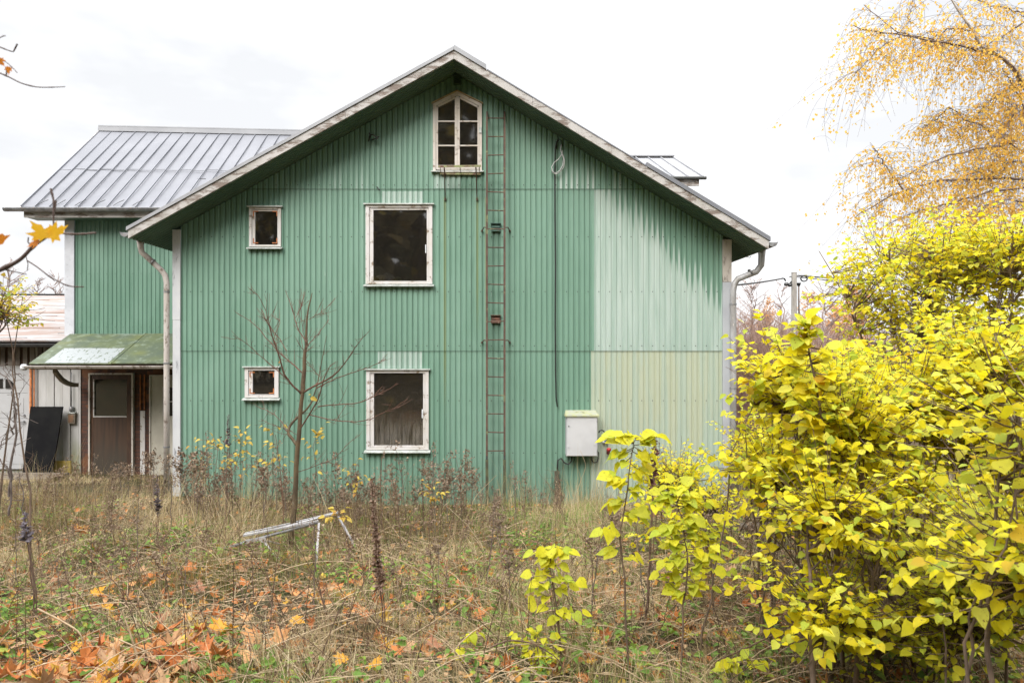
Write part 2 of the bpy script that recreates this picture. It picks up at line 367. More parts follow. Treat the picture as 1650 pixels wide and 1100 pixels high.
# ---------------------------------------------------------------- corrugated sheet walls
def wave_xs(x0, x1):
    """x positions and depths of a trapezoid wave; crest is proud (towards -y)"""
    prof = ((0.0, .8), (.07, .12), (.12, 0.0), (.36, .05), (.60, 0.0), (.65, .12), (.74, .9), (.80, 1), (.92, 1))
    k0 = math.floor((x0 + 20) / PITCH); xs = []
    k = k0
    while (k * PITCH - 20) < x1:
        for ph, dp in prof:
            x = (k + ph) * PITCH - 20
            if x0 < x < x1: xs.append((x, dp))
        k += 1
    def dep(x):
        ph = ((x + 20) / PITCH) % 1.0; pr = list(prof) + [(1.0, .8)]
        for (a, da), (b, db) in zip(pr[:-1], pr[1:]):
            if a <= ph <= b: return da + (db - da) * (ph - a) / (b - a)
        return 0
    return [(x0, dep(x0))] + xs + [(x1, dep(x1))]
def sheet_wall(mb, x0, x1, courses, top, y, holes, depth=.015, extra=()):
    xs = wave_xs(x0, x1)
    cuts = sorted(set([h[0] for h in holes] + [h[1] for h in holes] + list(extra)))
    def dep_at(x):
        for (a, da), (b, db) in zip(xs[:-1], xs[1:]):
            if a <= x <= b: return da + (db - da) * (x - a) / max(b - a, 1e-9)
        return 0
    xs = sorted(set(xs + [(c, dep_at(c)) for c in cuts if x0 < c < x1]))
    for (a, da), (b, db) in zip(xs[:-1], xs[1:]):
        if b - a < 1e-5: continue
        mid = (a + b) / 2
        for (z0, z1, off) in courses:
            ta, tb = top(a), top(b)
            segs = [(z0, z1)]
            for (hx0, hx1, hz0, hz1) in holes:
                if hx0 - 1e-6 <= mid <= hx1 + 1e-6:
                    ns = []
                    for s0, s1 in segs:
                        if hz1 <= s0 or hz0 >= s1: ns.append((s0, s1)); continue
                        if hz0 > s0: ns.append((s0, hz0))
                        if hz1 < s1: ns.append((hz1, s1))
                    segs = ns
            for s0, s1 in segs:
                ea, eb = min(s1, ta), min(s1, tb)
                if ea <= s0 + 1e-4 and eb <= s0 + 1e-4: continue
                ea = max(ea, s0); eb = max(eb, s0)
                ya, yb = y - off + depth * da, y - off + depth * db
                mb.add([(a, ya, s0), (b, yb, s0), (b, yb, eb), (a, ya, ea)], [[0, 1, 2, 3]])
                if abs(s0 - z0) < 1e-6 and off > 0:      # lapped lower edge has thickness
                    mb.add([(a, ya, s0), (b, yb, s0), (b, yb + off + .002, s0), (a, ya + off + .002, s0)], [[3, 2, 1, 0]])

HOUSE = (XA, YW, 0)
house = thing('green_house', 'large green corrugated metal house with steep gable, peeling bargeboards and five windows', 'house', HOUSE)
W = {  # outer casing and glass in photograph pixels
 'A': (403, 334, 454, 401, 412, 341, 448, 395), 'B': (590, 330, 697, 461, 602, 339, 688, 453),
 'C': (396, 591, 450, 643, 408, 597, 443, 635), 'D': (591, 595, 691, 727, 603, 601, 682, 717)}
holes = [(wx(q[0] + 3), wx(q[2] - 3), wz(q[3] - 3), wz(q[1] + 3)) for q in W.values()]
for q in range(15):
    xa = 700 + q * 5; xm = min(abs(xa - 737), abs(xa + 5 - 737)) if not xa < 737 < xa + 5 else 0
    holes.append((wx(xa), wx(xa + 5), wz(277), wz(154 + 19 * max(abs(xa - 737), abs(xa + 5 - 737)) / 39)))
mb = MB()
XL, XR = -5.12, wx(1163) + .01
sheet_wall(mb, XL, XR, [(-.35, wz(565), 0), (wz(566.5), wz(305), .006), (wz(306.5), 8, .012)], lambda x: roof_z(x) - .01, YW - .02, holes)
mb.k = 1
for row, step in ((299, 2), (382, 2), (470, 2), (557, 2), (645, 2), (729, 2), (785, 2)):
    z = wz(row); k = math.ceil((XL + 20) / PITCH)
    while (k * PITCH - 20) < XR:
        x = (k + .40) * PITCH - 20; off = .012 if row < 305 else .006 if row < 565 else 0
        inh = any(h[0] - .02 < x < h[1] + .02 and h[2] - .02 < z < h[3] + .02 for h in holes)
        if k % 2 == 0 and not inh and z < roof_z(x) - .05 and x < XR - .02:
            y = YW - .02 - off
            mb.hull([(x + .009*math.cos(t), y + .001, z + .009*math.sin(t)) for t in (0, 1.05, 2.09, 3.14, 4.19, 5.24)][::-1],
                    [(x + .007*math.cos(t), y - .007, z + .007*math.sin(t)) for t in (0, 1.05, 2.09, 3.14, 4.19, 5.24)][::-1])
        k += 1
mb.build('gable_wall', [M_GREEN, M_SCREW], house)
# side and back walls, floor slab
mb = MB(); mb.box(-5.20, -5.17, YW + .06, 19, -.3, 4.42); mb.build('side_wall', M_GREEN2, house)
mb = MB(); mb.box(3.71, 3.74, YW + .06, 19, -.3, 4.30); mb.build('side_wall', M_GREEN2, house)
mb = MB(); mb.prism([(-5.17, -.3), (3.71, -.3), (3.71, 4.3), (XA, 6.9), (-5.17, 4.4)], 19.02, 19.05); mb.build('rear_wall', M_GREEN2, house)
mb = MB()       # dim rooms behind the glass
mb.box(-5.1, 3.65, 13.0, 13.03, -.2, 5.0); mb.box(-5.1, 3.65, YW + .10, 13.0, 2.60, 2.7); mb.box(-5.1, 3.65, YW + .10, 13.0, -.25, -.2)
mb.box(-1.6, .3, 12.4, 12.43, 4.9, 6.6); mb.box(-3.0, 2.0, YW + .10, 13.0, 4.86, 4.9)
for xx in (-2.95, -.6): mb.box(xx, xx + .05, YW + .10, 13.0, -.2, 4.86)
mb.build('interior', M_LINING, house)
# foundation strip
mb = MB(); mb.box(-5.1, 3.7, YW + .01, YW + .05, -.5, -.02); mb.build('foundation', noisy('concrete', (.3, .29, .27, 1), (.2, .19, .18, 1), 6), house)

# corner boards
def cboard(x0, x1, z0, z1, mats, zs=None):
    mb = MB(); mb.box(x0, x1, YW - .055, YW + .06, z0, z1); return mb
b = cboard(-5.24, -5.12, -.35, 3.0, None); b.build('corner_board', M_CORNER, house)
b = MB(); b.box(-5.242, -5.118, YW - .058, YW + .06, 3.004, roof_z(-5.2) - .03); b.build('corner_board', M_CORNER, house)
b = cboard(wx(1163), wx(1178), -.35, wz(455), None); b.build('corner_board', M_CORNERG, house)
b = MB(); b.box(wx(1163) - .002, wx(1177), YW - .058, YW + .06, wz(455) + .004, roof_z(wx(1170)) - .04); b.build('corner_board', M_CORNERB, house)

# ---- roof, soffit, bargeboards
YF = 10.5; YB = 19.4
xl, xr = -5.66, 4.18
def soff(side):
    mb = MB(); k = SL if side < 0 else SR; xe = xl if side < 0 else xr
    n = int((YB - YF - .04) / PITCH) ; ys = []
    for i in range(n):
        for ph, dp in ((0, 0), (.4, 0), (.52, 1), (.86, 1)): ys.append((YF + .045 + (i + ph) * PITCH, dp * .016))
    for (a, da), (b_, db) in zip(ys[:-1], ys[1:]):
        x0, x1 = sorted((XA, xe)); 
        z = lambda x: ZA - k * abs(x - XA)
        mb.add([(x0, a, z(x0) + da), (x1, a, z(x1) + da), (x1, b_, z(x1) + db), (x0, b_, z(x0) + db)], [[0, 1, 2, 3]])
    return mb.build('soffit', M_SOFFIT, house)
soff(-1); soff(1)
def slab(side, y0, y1, lo, hi, xe, name, mat, xa=XA, tip=0.0):
    k = SL if side < 0 else SR; f = lambda x: ZA - k * abs(x - XA)
    mb = MB(); mb.prism([(xa, f(xa) + lo), (xe, f(xe) + lo), (xe, f(xe) + hi), (xa, f(xa) + hi)] if side > 0 else
                        [(xe, f(xe) + lo), (xa, f(xa) + lo), (xa, f(xa) + hi), (xe, f(xe) + hi)], y0, y1)
    return mb.build(name, mat, house)
for sd_, xe in ((-1, xl), (1, xr)):
    slab(sd_, YF + .045, YB, .03, .132, xe, 'roof', M_ROOF)
for sd_, xe in ((-1, xl - .01), (1, xr + .01)):
    # bargeboards are pieced from old lengths
    n = 3 if sd_ < 0 else 4; xs = np.linspace(XA, xe, n + 1)
    k = SL if sd_ < 0 else SR; f = lambda x: ZA - k * abs(x - XA)
    bb = None
    for i in range(n):
        a, b_ = xs[i], xs[i+1]; g = .0015 * sd_; dy = .003 * (i % 2)
        q = [(a + g, f(a + g) + .0), (b_ - g, f(b_ - g) + .0), (b_ - g, f(b_ - g) + .128), (a + g, f(a + g) + .128)]
        if sd_ < 0: q = [q[1], q[0], q[3], q[2]]
        bb = bb or MB(); bb.prism(q, YF - dy, YF + .04 - dy)
    bb.build('bargeboard', M_FASCIA, house)
# sheet-metal verge flashing: whole left side, top and lower part of the right side
def flash(sd_, a, b_, lo, hi, y0, y1, mat=M_ROOF):
    k = SL if sd_ < 0 else SR; f = lambda x: ZA - k * abs(x - XA); mb = MB()
    q = [(a, f(a) + lo), (b_, f(b_) + lo), (b_, f(b_) + hi), (a, f(a) + hi)]
    if sd_ < 0: q = [q[1], q[0], q[3], q[2]]
    mb.prism(q, y0, y1); mb.build('verge_flashing', mat, house)
flash(-1, XA - .002, xl - .03, .131, .185, YF - .02, YF + .2, M_ROOFL)
flash(1, XA + .002, wx(735) + .50, .131, .205, YF - .024, YF + .2, M_ROOFL)
flash(1, wx(735) + .51, 2.3, .131, .150, YF - .01, YF + .2)
flash(1, 2.31, xr + .03, .131, .20, YF - .02, YF + .2, M_ROOF)
# gutters: half round, running back along each eave
def gutter(x, z, y0, y1, r=.068, name='gutter', parent=house, along='y', mat=M_GUTTER):
    mb = MB(); n = 9; pts = []
    for s_, rr in ((0, r), (1, r - .007)):
        pts.append([(math.cos(math.pi + math.pi * i / n) * rr, math.sin(math.pi + math.pi * i / n) * rr) for i in range(n + 1)])
    o_, i_ = pts
    for (A, B, fl) in ((o_, o_, 0), (i_, i_, 1)):
        for j in range(n):
            if along == 'y': q = [(x + A[j][0], y0, z + A[j][1]), (x + A[j+1][0], y0, z + A[j+1][1]), (x + A[j+1][0], y1, z + A[j+1][1]), (x + A[j][0], y1, z + A[j][1])]
            else: q = [(y0, x + A[j][0], z + A[j][1]), (y0, x + A[j+1][0], z + A[j+1][1]), (y1, x + A[j+1][0], z + A[j+1][1]), (y1, x + A[j][0], z + A[j][1])]
            mb.add(q, [[0, 1, 2, 3]])
    # end cap
    cap = [(x + p[0], y0, z + p[1]) for p in o_] if along == 'y' else [(y0, x + p[0], z + p[1]) for p in o_]
    mb.add(cap, [list(range(len(cap)))])
    # rolled lip
    if along == 'y': mb.tube([(x + (-r if x < 0 else r), y0, z), (x + (-r if x < 0 else r), y1, z)], .009, 6)
    else: mb.tube([(y0, x - r, z), (y1, x - r, z)], .009, 6)
    return mb.build(name, mat, parent, smooth=False)
gl, gr = xl - .075, xr + .085
zl, zr_ = ZA - SL * (XA - xl) + .09, ZA - SR * (xr - XA) + .10
gutter(gl, zl, YF + .02, YB); gutter(gr, zr_, YF + .02, YB)
def clampring(mb, p, t, r): 
    a = Vector(p) - Vector(t).normalized() * .012; b_ = Vector(p) + Vector(t).normalized() * .012; mb.tube([a, b_], r, 12)
def downpipe(pts, r, mat, rings, name="downpipe"):
    rc = r[-1]
    mb = MB(); mb.tube(pts, r, 14); o = mb.build(name, mat, house, smooth=True)
    for (p, t) in rings:
        c = MB(); clampring(c, p, t, rc + .007); c.build('pipe_clamp', M_GUTTER, o)
    return o
yp = 11.0
lp = [(gl, yp, zl - .05), (gl, yp, zl - .13), (gl + .02, yp, zl - .24), (gl + .08, yp + .03, zl - .30), (-5.41, 11.02, 3.80), (-5.35, 11.02, 3.72), (-5.325, 11.02, 3.60), (-5.325, 11.02, 2.0), (-5.325, 11.02, .15)]
lp[0] = (gl, yp, zl - .03)
downpipe(lp, [.06, .048, .044, .044, .044, .044, .044, .044, .044], M_PIPEW, [((-5.325, 11.02, z), (0, 0, 1)) for z in (3.45, 2.3, .95)] + [((gl + .2, yp, zl - .395), (.3, 0, -.2))])
rp = [(gr - .01, 10.95, zr_ - .03), (gr - .01, 10.95, zr_ - .14), (gr - .02, 10.95, zr_ - .30), (gr - .09, 10.97, zr_ - .40), (3.90, 11.02, 3.66), (3.84, 11.02, 3.58), (3.82, 11.02, 3.46), (3.82, 11.02, 2.0), (3.82, 11.02, .1)]
downpipe(rp, [.066, .053, .050, .050, .050, .050, .050, .050, .050], M_PIPE, [((3.82, 11.02, z), (0, 0, 1)) for z in (3.25, 1.9, .9)] + [((4.08, 10.97, 3.76), (.3, 0, .2))])
# rusty foot of the left pipe, bent wire ends
mb = MB(); mb.tube([(-5.325, 11.02, .15), (-5.325, 11.02, -.2)], .047, 12); mb.build('pipe_foot', M_RUSTIRON, house, smooth=True)
mb = MB(); mb.tube([P(1200, 409, 11.1), P(1203, 414, 11.1), P(1208, 415, 11.1), P(1210, 413, 11.1)], .006, 5); mb.build('wire_hook', M_SCREW, house)

# ---- windows
def window(key, label=None, rust=False, mat=M_WINWHITE, glass=M_GLASS, sash2=True):
    x0, y0, x1, y1, gx0, gy0, gx1, gy1 = W[key]
    X0, X1, Z0, Z1 = wx(x0), wx(x1), wz(y1), wz(y0); GX0, GX1, GZ0, GZ1 = wx(gx0), wx(gx1), wz(gy1), wz(gy0)
    yf = YW - .05
    mb = MB(); cw = (GX0 - X0) * .46                   # outer casing
    mb.box(X0, X0 + cw, yf, YW + .09, Z0 + .03, Z1 - .01); mb.box(X1 - cw, X1, yf, YW + .09, Z0 + .03, Z1 - .01)
    mb.box(X0 + cw, X1 - cw, yf + .003, YW + .09, Z1 - cw, Z1 - .012); mb.box(X0 + cw, X1 - cw, yf + .003, YW + .09, Z0 + .03, Z0 + .03 + cw * .7)
    w_ = mb.build('window', mat, house)
    if label: w_['label'] = label
    mb = MB(); g = .004; a0, a1, b0, b1 = X0 + cw + g, X1 - cw - g, Z0 + .03 + cw * .7 + g, Z1 - cw - g
    ys = yf + .018
    mb.box(a0, GX0, ys, YW + .05, b0, b1); mb.box(GX1, a1, ys, YW + .05, b0, b1)
    mb.box(GX0, GX1, ys + .002, YW + .05, GZ1, b1); mb.box(GX0, GX1, ys + .002, YW + .05, b0, GZ0)
    mb.build('sash', mat, w_)
    mb = MB(); t = .010
    mb.box(GX0 - .01, GX1 + .01, yf + .036, yf + .040, GZ0 - .01, GZ1 + .01); mb.build('pane', glass, w_)
    mb = MB()         # sill, tilted sheet
    mb.hull([(X0 - .03, yf - .05, Z0 - .012), (X1 + .03, yf - .05, Z0 - .012), (X1 + .03, YW - .005, Z0 + .012), (X0 - .03, YW - .005, Z0 + .012)],
            [(X0 - .03, yf - .05, Z0 + .004), (X1 + .03, yf - .05, Z0 + .004), (X1 + .03, YW - .005, Z0 + .029), (X0 - .03, YW - .005, Z0 + .029)])
    mb.build('sill', M_SILL, w_)
    mb = MB(); mb.box(X0 - .03, X1 + .03, yf - .03, YW - .005, Z1 - .008, Z1 + .012); mb.build('drip_cap', M_SILL, w_)
    if rust:
        for sx_, sz_ in ((0, 0), (1, 0), (0, 1), (1, 1)):
            mb = MB(); cx = a0 + .022 if sx_ == 0 else a1 - .022; cz = b0 + .02 if sz_ == 0 else b1 - .02
            dx = 1 if sx_ == 0 else -1; dz = 1 if sz_ == 0 else -1
            xa, xb = sorted((cx - dx * .008, cx + dx * .008)); za, zb = sorted((cz, cz + dz * .085))
            mb.box(xa, xb, ys - .004, ys + .001, za, zb)
            xa, xb = sorted((cx + dx * .009, cx + dx * .075)); za, zb = sorted((cz, cz + dz * .016))
            mb.box(xa, xb, ys - .0035, ys + .001, za, zb)
            mb.build('corner_bracket', M_RUSTIRON, w_)
    return w_, ys
wA, _ = window('A', 'small upper window with rusty corner brackets', True)
wB, ys = window('B', 'large upper window with white clutter on its sill')
wC, _ = window('C', 'small lower window with rusty corner brackets', True)
wD, _ = window('D', 'large lower window with dust streaked glass', False, M_WINWHITE, M_GLASSD)
M_PLASTIC = noisy('white_plastic', (.75, .76, .77, 1), (.55, .57, .6, 1), 20, rough=.6)
for w_, px, a, b_ in ((wB, 686.5, 395, 408), (wD, 681, 659, 673)):
    mb = MB(); mb.box(wx(px) - .008, wx(px) + .008, YW - .052, YW - .0335, wz(b_), wz(a)); mb.build('handle', M_PLASTIC, w_)
mb = MB(); mb.box(wx(604), wx(686), YW + .035, YW + .05, wz(345), wz(340.5))
mb.build('curtain_rail', noisy('rail', (.3, .28, .22, 1), (.2, .18, .14, 1), 20), wB)
r_ = rng(5)
mb = MB(); mb.box(wx(600), wx(690), YW + .055, YW + .25, wz(455) - .03, wz(453)); mb.build('inner_sill', M_WINWHITE, wB)
# attic window: pointed head, two lights of three panes
def attic():
    X0, X1, XM = wx(698), wx(776.5), wx(737); ZB_, ZS, ZT = wz(277), wz(169), wz(149); yf = YW - .05
    gx0, gx1 = wx(706), wx(769.5); gzb = wz(267)
    def head(x, off): return ZT - (ZT - ZS) * abs(x - XM) / (XM - X0) - off
    mb = MB(); c = .045
    mb.prism([(X0, ZB_), (X0 + c, ZB_), (X0 + c, head(X0 + c, .055)), (X0, head(X0, 0))], yf, YW + .07)
    mb.prism([(X1 - c, ZB_), (X1, ZB_), (X1, head(X1, 0)), (X1 - c, head(X1 - c, .055))], yf, YW + .07)
    mb.prism([(X0 + c, head(X0 + c, .055)), (XM, head(XM, .055)), (XM, ZT), (X0 + .001, head(X0 + .001, 0))], yf + .002, YW + .068)
    mb.prism([(XM, head(XM, .055)), (X1 - c, head(X1 - c, .055)), (X1 - .001, head(X1 - .001, 0)), (XM, ZT)], yf + .003, YW + .067)
    w_ = mb.build('window', M_WINWHITE2, house); w_['label'] = 'pointed attic window of six panes in peeling cream frame'
    for (a, b_) in ((X0 + c + .003, XM - .002), (XM + .002, X1 - c - .003)):
        mb = MB(); ys = yf + .015; out = a if a < XM - .2 else b_
        l0, l1 = (gx0, wx(733)) if a < XM - .2 else (wx(741), gx1)
        hd = lambda x, o: head(x, .06 + o)
        mb.prism([(a, ZB_ + .03), (l0, ZB_ + .03), (l0, hd(l0, .028)), (a, hd(a, 0))], ys, YW + .04)
        mb.prism([(l1, ZB_ + .03), (b_, ZB_ + .03), (b_, hd(b_, 0)), (l1, hd(l1, .028))], ys, YW + .04)
        mb.prism([(l0, hd(l0, .028)), (l1, hd(l1, .028)), (l1, hd(l1, 0)), (l0, hd(l0, 0))], ys + .002, YW + .04)
        mb.box(l0, l1, ys + .002, YW + .04, ZB_ + .03, gzb)
        for py in (196.5, 235.5): mb.box(l0, l1, ys + .004, YW + .035, wz(py) - .010, wz(py) + .010)
        mb.build('sash', M_WINWHITE2, w_)
        for zz0, zz1 in ((gzb, wz(235.5) - .010), (wz(235.5) + .010, wz(196.5) - .010)):
            mb = MB(); mb.box(l0, l1, ys + .028, ys + .031, zz0, zz1); mb.build('pane', M_GLASSO, w_)
        mb = MB(); zz0 = wz(196.5) + .010
        mb.prism([(l0, zz0), (l1, zz0), (l1, hd(l1, .028)), (l0, hd(l0, .028))], ys + .028, ys + .031); mb.build('pane', M_GLASSO, w_)
    mb = MB(); mb.hull([(X0 - .03, yf - .04, ZB_ - .02), (X1 + .03, yf - .04, ZB_ - .02), (X1 + .03, YW, ZB_), (X0 - .03, YW, ZB_)],
                       [(X0 - .03, yf - .04, ZB_ - .004), (X1 + .03, yf - .04, ZB_ - .004), (X1 + .03, YW, ZB_ + .016), (X0 - .03, YW, ZB_ + .016)]); mb.build('sill', M_SILL, w_)
    mb = MB()
    mb.prism([(X0 - .02, head(X0, -.002)), (XM, ZT + .002), (XM, ZT + .016), (X0 - .02, head(X0, -.016))], yf - .02, YW - .002)
    mb.prism([(XM, ZT + .002), (X1 + .02, head(X1, -.002)), (X1 + .02, head(X1, -.016)), (XM, ZT + .016)], yf - .02, YW - .002)
    mb.build('drip_cap', noisy('rusty_cream_cap', (.42, .34, .2, 1), (.3, .2, .1, 1), 12), w_)
    mb = MB(); mb.box(wx(772), wx(776), yf - .016, yf - .001, wz(216), wz(207)); mb.build('latch', M_SILL, w_)
attic()
# ---- wall vents: louvred sheet boxes with a small hood
M_VENTG = noisy('vent_green', (.05, .10, .085, 1), (.07, .13, .10, 1), 12, c3=(.35, .2, .12, 1), lo3=.62, hi3=.7)
M_VENTR = noisy('vent_rusty', (.16, .07, .045, 1), (.09, .05, .035, 1), 14, c3=(.35, .28, .2, 1), lo3=.6, hi3=.7)
def vent(px, py, mat, w=15, h=12, label=None):
    x, z = wx(px), wz(py); hw, hh = w / S / 2, h / S / 2; y = YW - .032; mb = MB()
    mb.box(x - hw, x + hw, y - .02, y, z - hh, z + hh)
    o = mb.build('vent', mat, house)
    if label: o['label'] = label
    mb = MB()
    for k in range(3):
        zz = z + hh * (.55 - .5 * k)
        mb.hull([(x - hw * .8, y - .045, zz - .028), (x + hw * .8, y - .045, zz - .028), (x + hw * .8, y - .02, zz - .004), (x - hw * .8, y - .02, zz - .004)],
                [(x - hw * .8, y - .045, zz - .022), (x + hw * .8, y - .045, zz - .022), (x + hw * .8, y - .02, zz + .004), (x - hw * .8, y - .02, zz + .004)])
    mb.build('louvre', mat, o)
    mb = MB(); mb.box(x - hw * 1.12, x + hw * 1.12, y - .06, y, z + hh + .002, z + hh + .012); mb.build('hood', mat, o)
vent(799, 368, M_VENTG, label='dark green wall vent behind the ladder'); vent(799, 515, M_VENTR, label='rusty wall vent behind the ladder')
vent(737, 132, noisy('vent_dark', (.03, .06, .045, 1), (.05, .09, .07, 1), 10), 12, 13, 'dark vent high in the gable')
# the cross roof that shows over the right slope
mb = MB()
X1, X0 = 4.26, 2.0; ye, yr = 14.0, 16.45; ze, zr = 6.02, 7.12
mb.hull([(X0, ye, ze), (X1, ye, ze), (X1, yr, zr), (X0, yr, zr)], [(X0, ye, ze + .03), (X1, ye, ze + .03), (X1, yr, zr + .03), (X0, yr, zr + .03)])
mb.hull([(X0, yr, zr), (X1, yr, zr), (X1, 18.9, ze), (X0, 18.9, ze)], [(X0, yr, zr + .03), (X1, yr, zr + .03), (X1, 18.9, ze + .03), (X0, 18.9, ze + .03)])
k = X1 - .02
while k > X0: mb.beam((k, ye - .01, ze + .045), (k, yr, zr + .045), .02, .035); k -= .30
mb.beam((X0, yr, zr + .06), (X1 + .01, yr, zr + .06), .16, .03)
cross = mb.build('dormer', M_ROOFL, house); cross['label'] = 'small light grey metal roofed dormer behind the slope'
mb = MB(); mb.box(X0, X1 - .1, ye + .01, ye + .04, ze - .14, ze + .001); mb.build('fascia', M_FASCIA, cross)
mb = MB(); mb.tube([(X0, ye - .04, ze + .01), (X1 + .03, ye - .04, ze + .01)], .035, 8); mb.build('gutter', M_SCREW, cross)
mb = MB(); mb.box(X0, 3.7, ye + .5, ye + .55, 4.0, ze + .15); mb.prism([(3.66, 4.0), (3.70, 4.0), (3.70, 6.2), (3.66, 6.2)], ye + .56, 18.3); mb.build('dormer_wall', M_GREEN2, cross)
# ---------------------------------------------------------------- things fixed to the gable
M_RUST = noisy('brown_rust', (.075, .046, .036, 1), (.12, .072, .05, 1), 9, c3=(.20, .22, .11, 1), lo3=.58, hi3=.68, scale3=5)
M_MOSSRAIL = noisy('mossy_rail', (.10, .105, .05, 1), (.06, .055, .035, 1), 9)
lad = thing('wall_ladder', 'tall rusty iron ladder fixed to the green gable beside the attic window', 'ladder', (wx(799), YW - .16, 0))
yl = YW - .17; lx0, lx1 = wx(784) , wx(813); LS = F / yl
def lX(px): return (px - PX0) * yl / F
def lZ(py): return EYE - (py - PY0) * yl / F
for px, q in ((784.5, -1), (813, 1)):
    mb = MB(); x = lX(px)
    mb.beam((x, yl, lZ(742)), (x, yl, lZ(196)), .031, .036, (0, 1, 0)); mb.beam((x, yl, lZ(196)), (x, YW - .03, lZ(176)), .024, .030, (0, 1, 0))
    mb.build('rail', M_RUST, lad)
    mb = MB(); mb.beam((x - .004 * q, yl - .003, -.15), (x, yl - .003, lZ(740)), .045, .06, (0, 1, 0)); mb.build('post', M_MOSSRAIL, lad)
    mb = MB(); mb.beam((x, yl, lZ(728)), (x, yl - .01, lZ(748)), .034, .03, (0, 1, 0)); mb.build('splice', M_SCREW, lad)
for i in range(19):
    py = 190.5 + i * 29.75; mb = MB(); jj = (rng(i).random() - .5) * .012
    mb.tube([(lX(785.5), yl, lZ(py) + jj), (lX(812), yl, lZ(py) - jj)], .0095, 8); mb.build('rung', M_RUST, lad)
for py in (367, 549):
    for px, q in ((785, -1), (813, 1)):
        mb = MB(); x = lX(px); mb.tube([(x, yl + .01, lZ(py)), (x + q * .05, yl + .02, lZ(py) + .012), (x + q * .085, YW - .04, lZ(py) - .025), (x + q * .10, YW - .03, lZ(py) - .022)], .009, 6)
        mb.tube([(x + q * .085, YW - .045, lZ(py) - .025), (x + q * .085, YW - .025, lZ(py) - .025)], .017, 8); mb.build('bracket', M_RUST, lad)
# iron shelf under the attic window
M_MOSSIRON = noisy('mossy_iron', (.22, .24, .11, 1), (.15, .11, .07, 1), 10, c3=(.12, .06, .04, 1), lo3=.52, hi3=.62)
sh = thing('iron_shelf', 'rusty iron shelf on two long struts under the attic window', 'shelf', (wx(741), YW - .2, wz(274)))
yo = YW - .42
def sX(px, Y): return (px - PX0) * Y / F
def sZ(py, Y): return EYE - (py - PY0) * Y / F
mb = MB(); mb.beam((sX(706, yo), yo, sZ(268.5, yo)), (sX(775, yo), yo, sZ(267.5, yo)), .012, .034); mb.build('front_bar', M_MOSSIRON, sh)
mb = MB(); mb.beam((sX(709, YW - .06), YW - .06, sZ(280, YW - .06)), (sX(775, YW - .06), YW - .06, sZ(280.5, YW - .06)), .03, .03); mb.build('rear_bar', M_MOSSIRON, sh)
for k in range(3):
    y = yo + .09 + k * .08; z = sZ(271.5 + k * 2.8, y); mb = MB(); mb.beam((sX(708, y), y, z), (sX(774, y), y, z), .018, .006); mb.build('slat', M_WINWHITE2, sh)
for px in (709, 715, 741, 766, 772):
    mb = MB(); a = (sX(px, yo), yo, sZ(268, yo)); b_ = (sX(px + 1, YW - .05), YW - .05, sZ(279, YW - .05)); mb.beam(a, b_, .010, .016); mb.build('rib', M_RUST, sh)
for px in (716, 767):
    mb = MB(); a = (sX(px, yo), yo, sZ(270, yo)); b_ = (sX(px + 1.6, YW - .03), YW - .035, sZ(322, YW)); mb.beam(a, b_, .016, .020)
    mb.tube([(b_[0], YW - .05, b_[2]), (b_[0], YW - .022, b_[2])], .018, 8); mb.build('strut', M_RUST, sh)
# old hooks and insulator stub left on the wall
def wire_thing(name, label, cat, pts, r, mat, Y=YW - .05):
    mb = MB(); loc = P(pts[0][0], pts[0][1], Y)
    mb.tube([P(p[0], p[1], Y - (p[2] if len(p) > 2 else 0)) for p in pts], r, 6)
    o = mb.build(name, mat, None, loc, True); return props(o, label, cat)
bh = thing('wall_hook', 'broken dark iron hook high on the left side of the gable', 'hook', P(598, 224, YW - .03))
for pts in ([(594, 228, 0), (596, 218, .06), (601, 217, .12), (606, 221, .12), (611, 220, .10)], [(598, 226, .02), (604, 224, .1), (609, 223, .12)], [(597, 221, .02), (595, 214, .05)]):
    mb = MB(); mb.tube([P(a, b_, YW - .03 - c) for a, b_, c in pts], .011, 6); mb.build('prong', M_SCREW, bh, smooth=True)
wire_thing('wall_hook', 'tiny bent hook on the gable above the large upper window', 'hook', [(607, 301, 0), (609, 303, .06), (612, 307, .07)], .009, M_SCREW)
# cables
M_BLACK = noisy('black_cable', (.012, .012, .012, 1), (.02, .02, .02, 1), 20, rough=.45)
M_WCABLE = noisy('grey_white_cable', (.55, .55, .55, 1), (.4, .4, .4, 1), 20, rough=.5)
wire_thing('power_cable', 'black cable running straight down the green gable right of the ladder', 'cable',
           [(900, 226), (896.5, 229), (894.5, 240), (894, 280), (894.3, 350), (895, 430), (894.6, 520), (895.2, 600), (896, 640), (898, 655)], .0115, M_BLACK)
pts = [(905, 233, .02), (903, 240, .03), (905, 247, .05), (908, 256, .06), (907, 266, .07), (902, 275, .07), (895, 279.5, .06), (890, 276, .06), (889, 269, .06), (893, 262, .07), (899, 257.5, .09), (904, 251, .10), (906.5, 243, .09),
       (907, 250, .09), (910, 259, .08), (908.5, 269, .06), (903, 277, .04), (896, 281, .03), (891, 279, .03), (890.5, 272, .03)]
wire_thing('cable_coil', 'loose loop of pale cable hanging below the right verge', 'cable', pts, .0075, M_WCABLE)
wire_thing('cable_end', 'short dark curl of cable above the pale cable loop', 'cable', [(897, 240), (896, 230, .03), (900, 224, .05), (905, 227, .05), (906, 236, .03)], .008, M_BLACK)
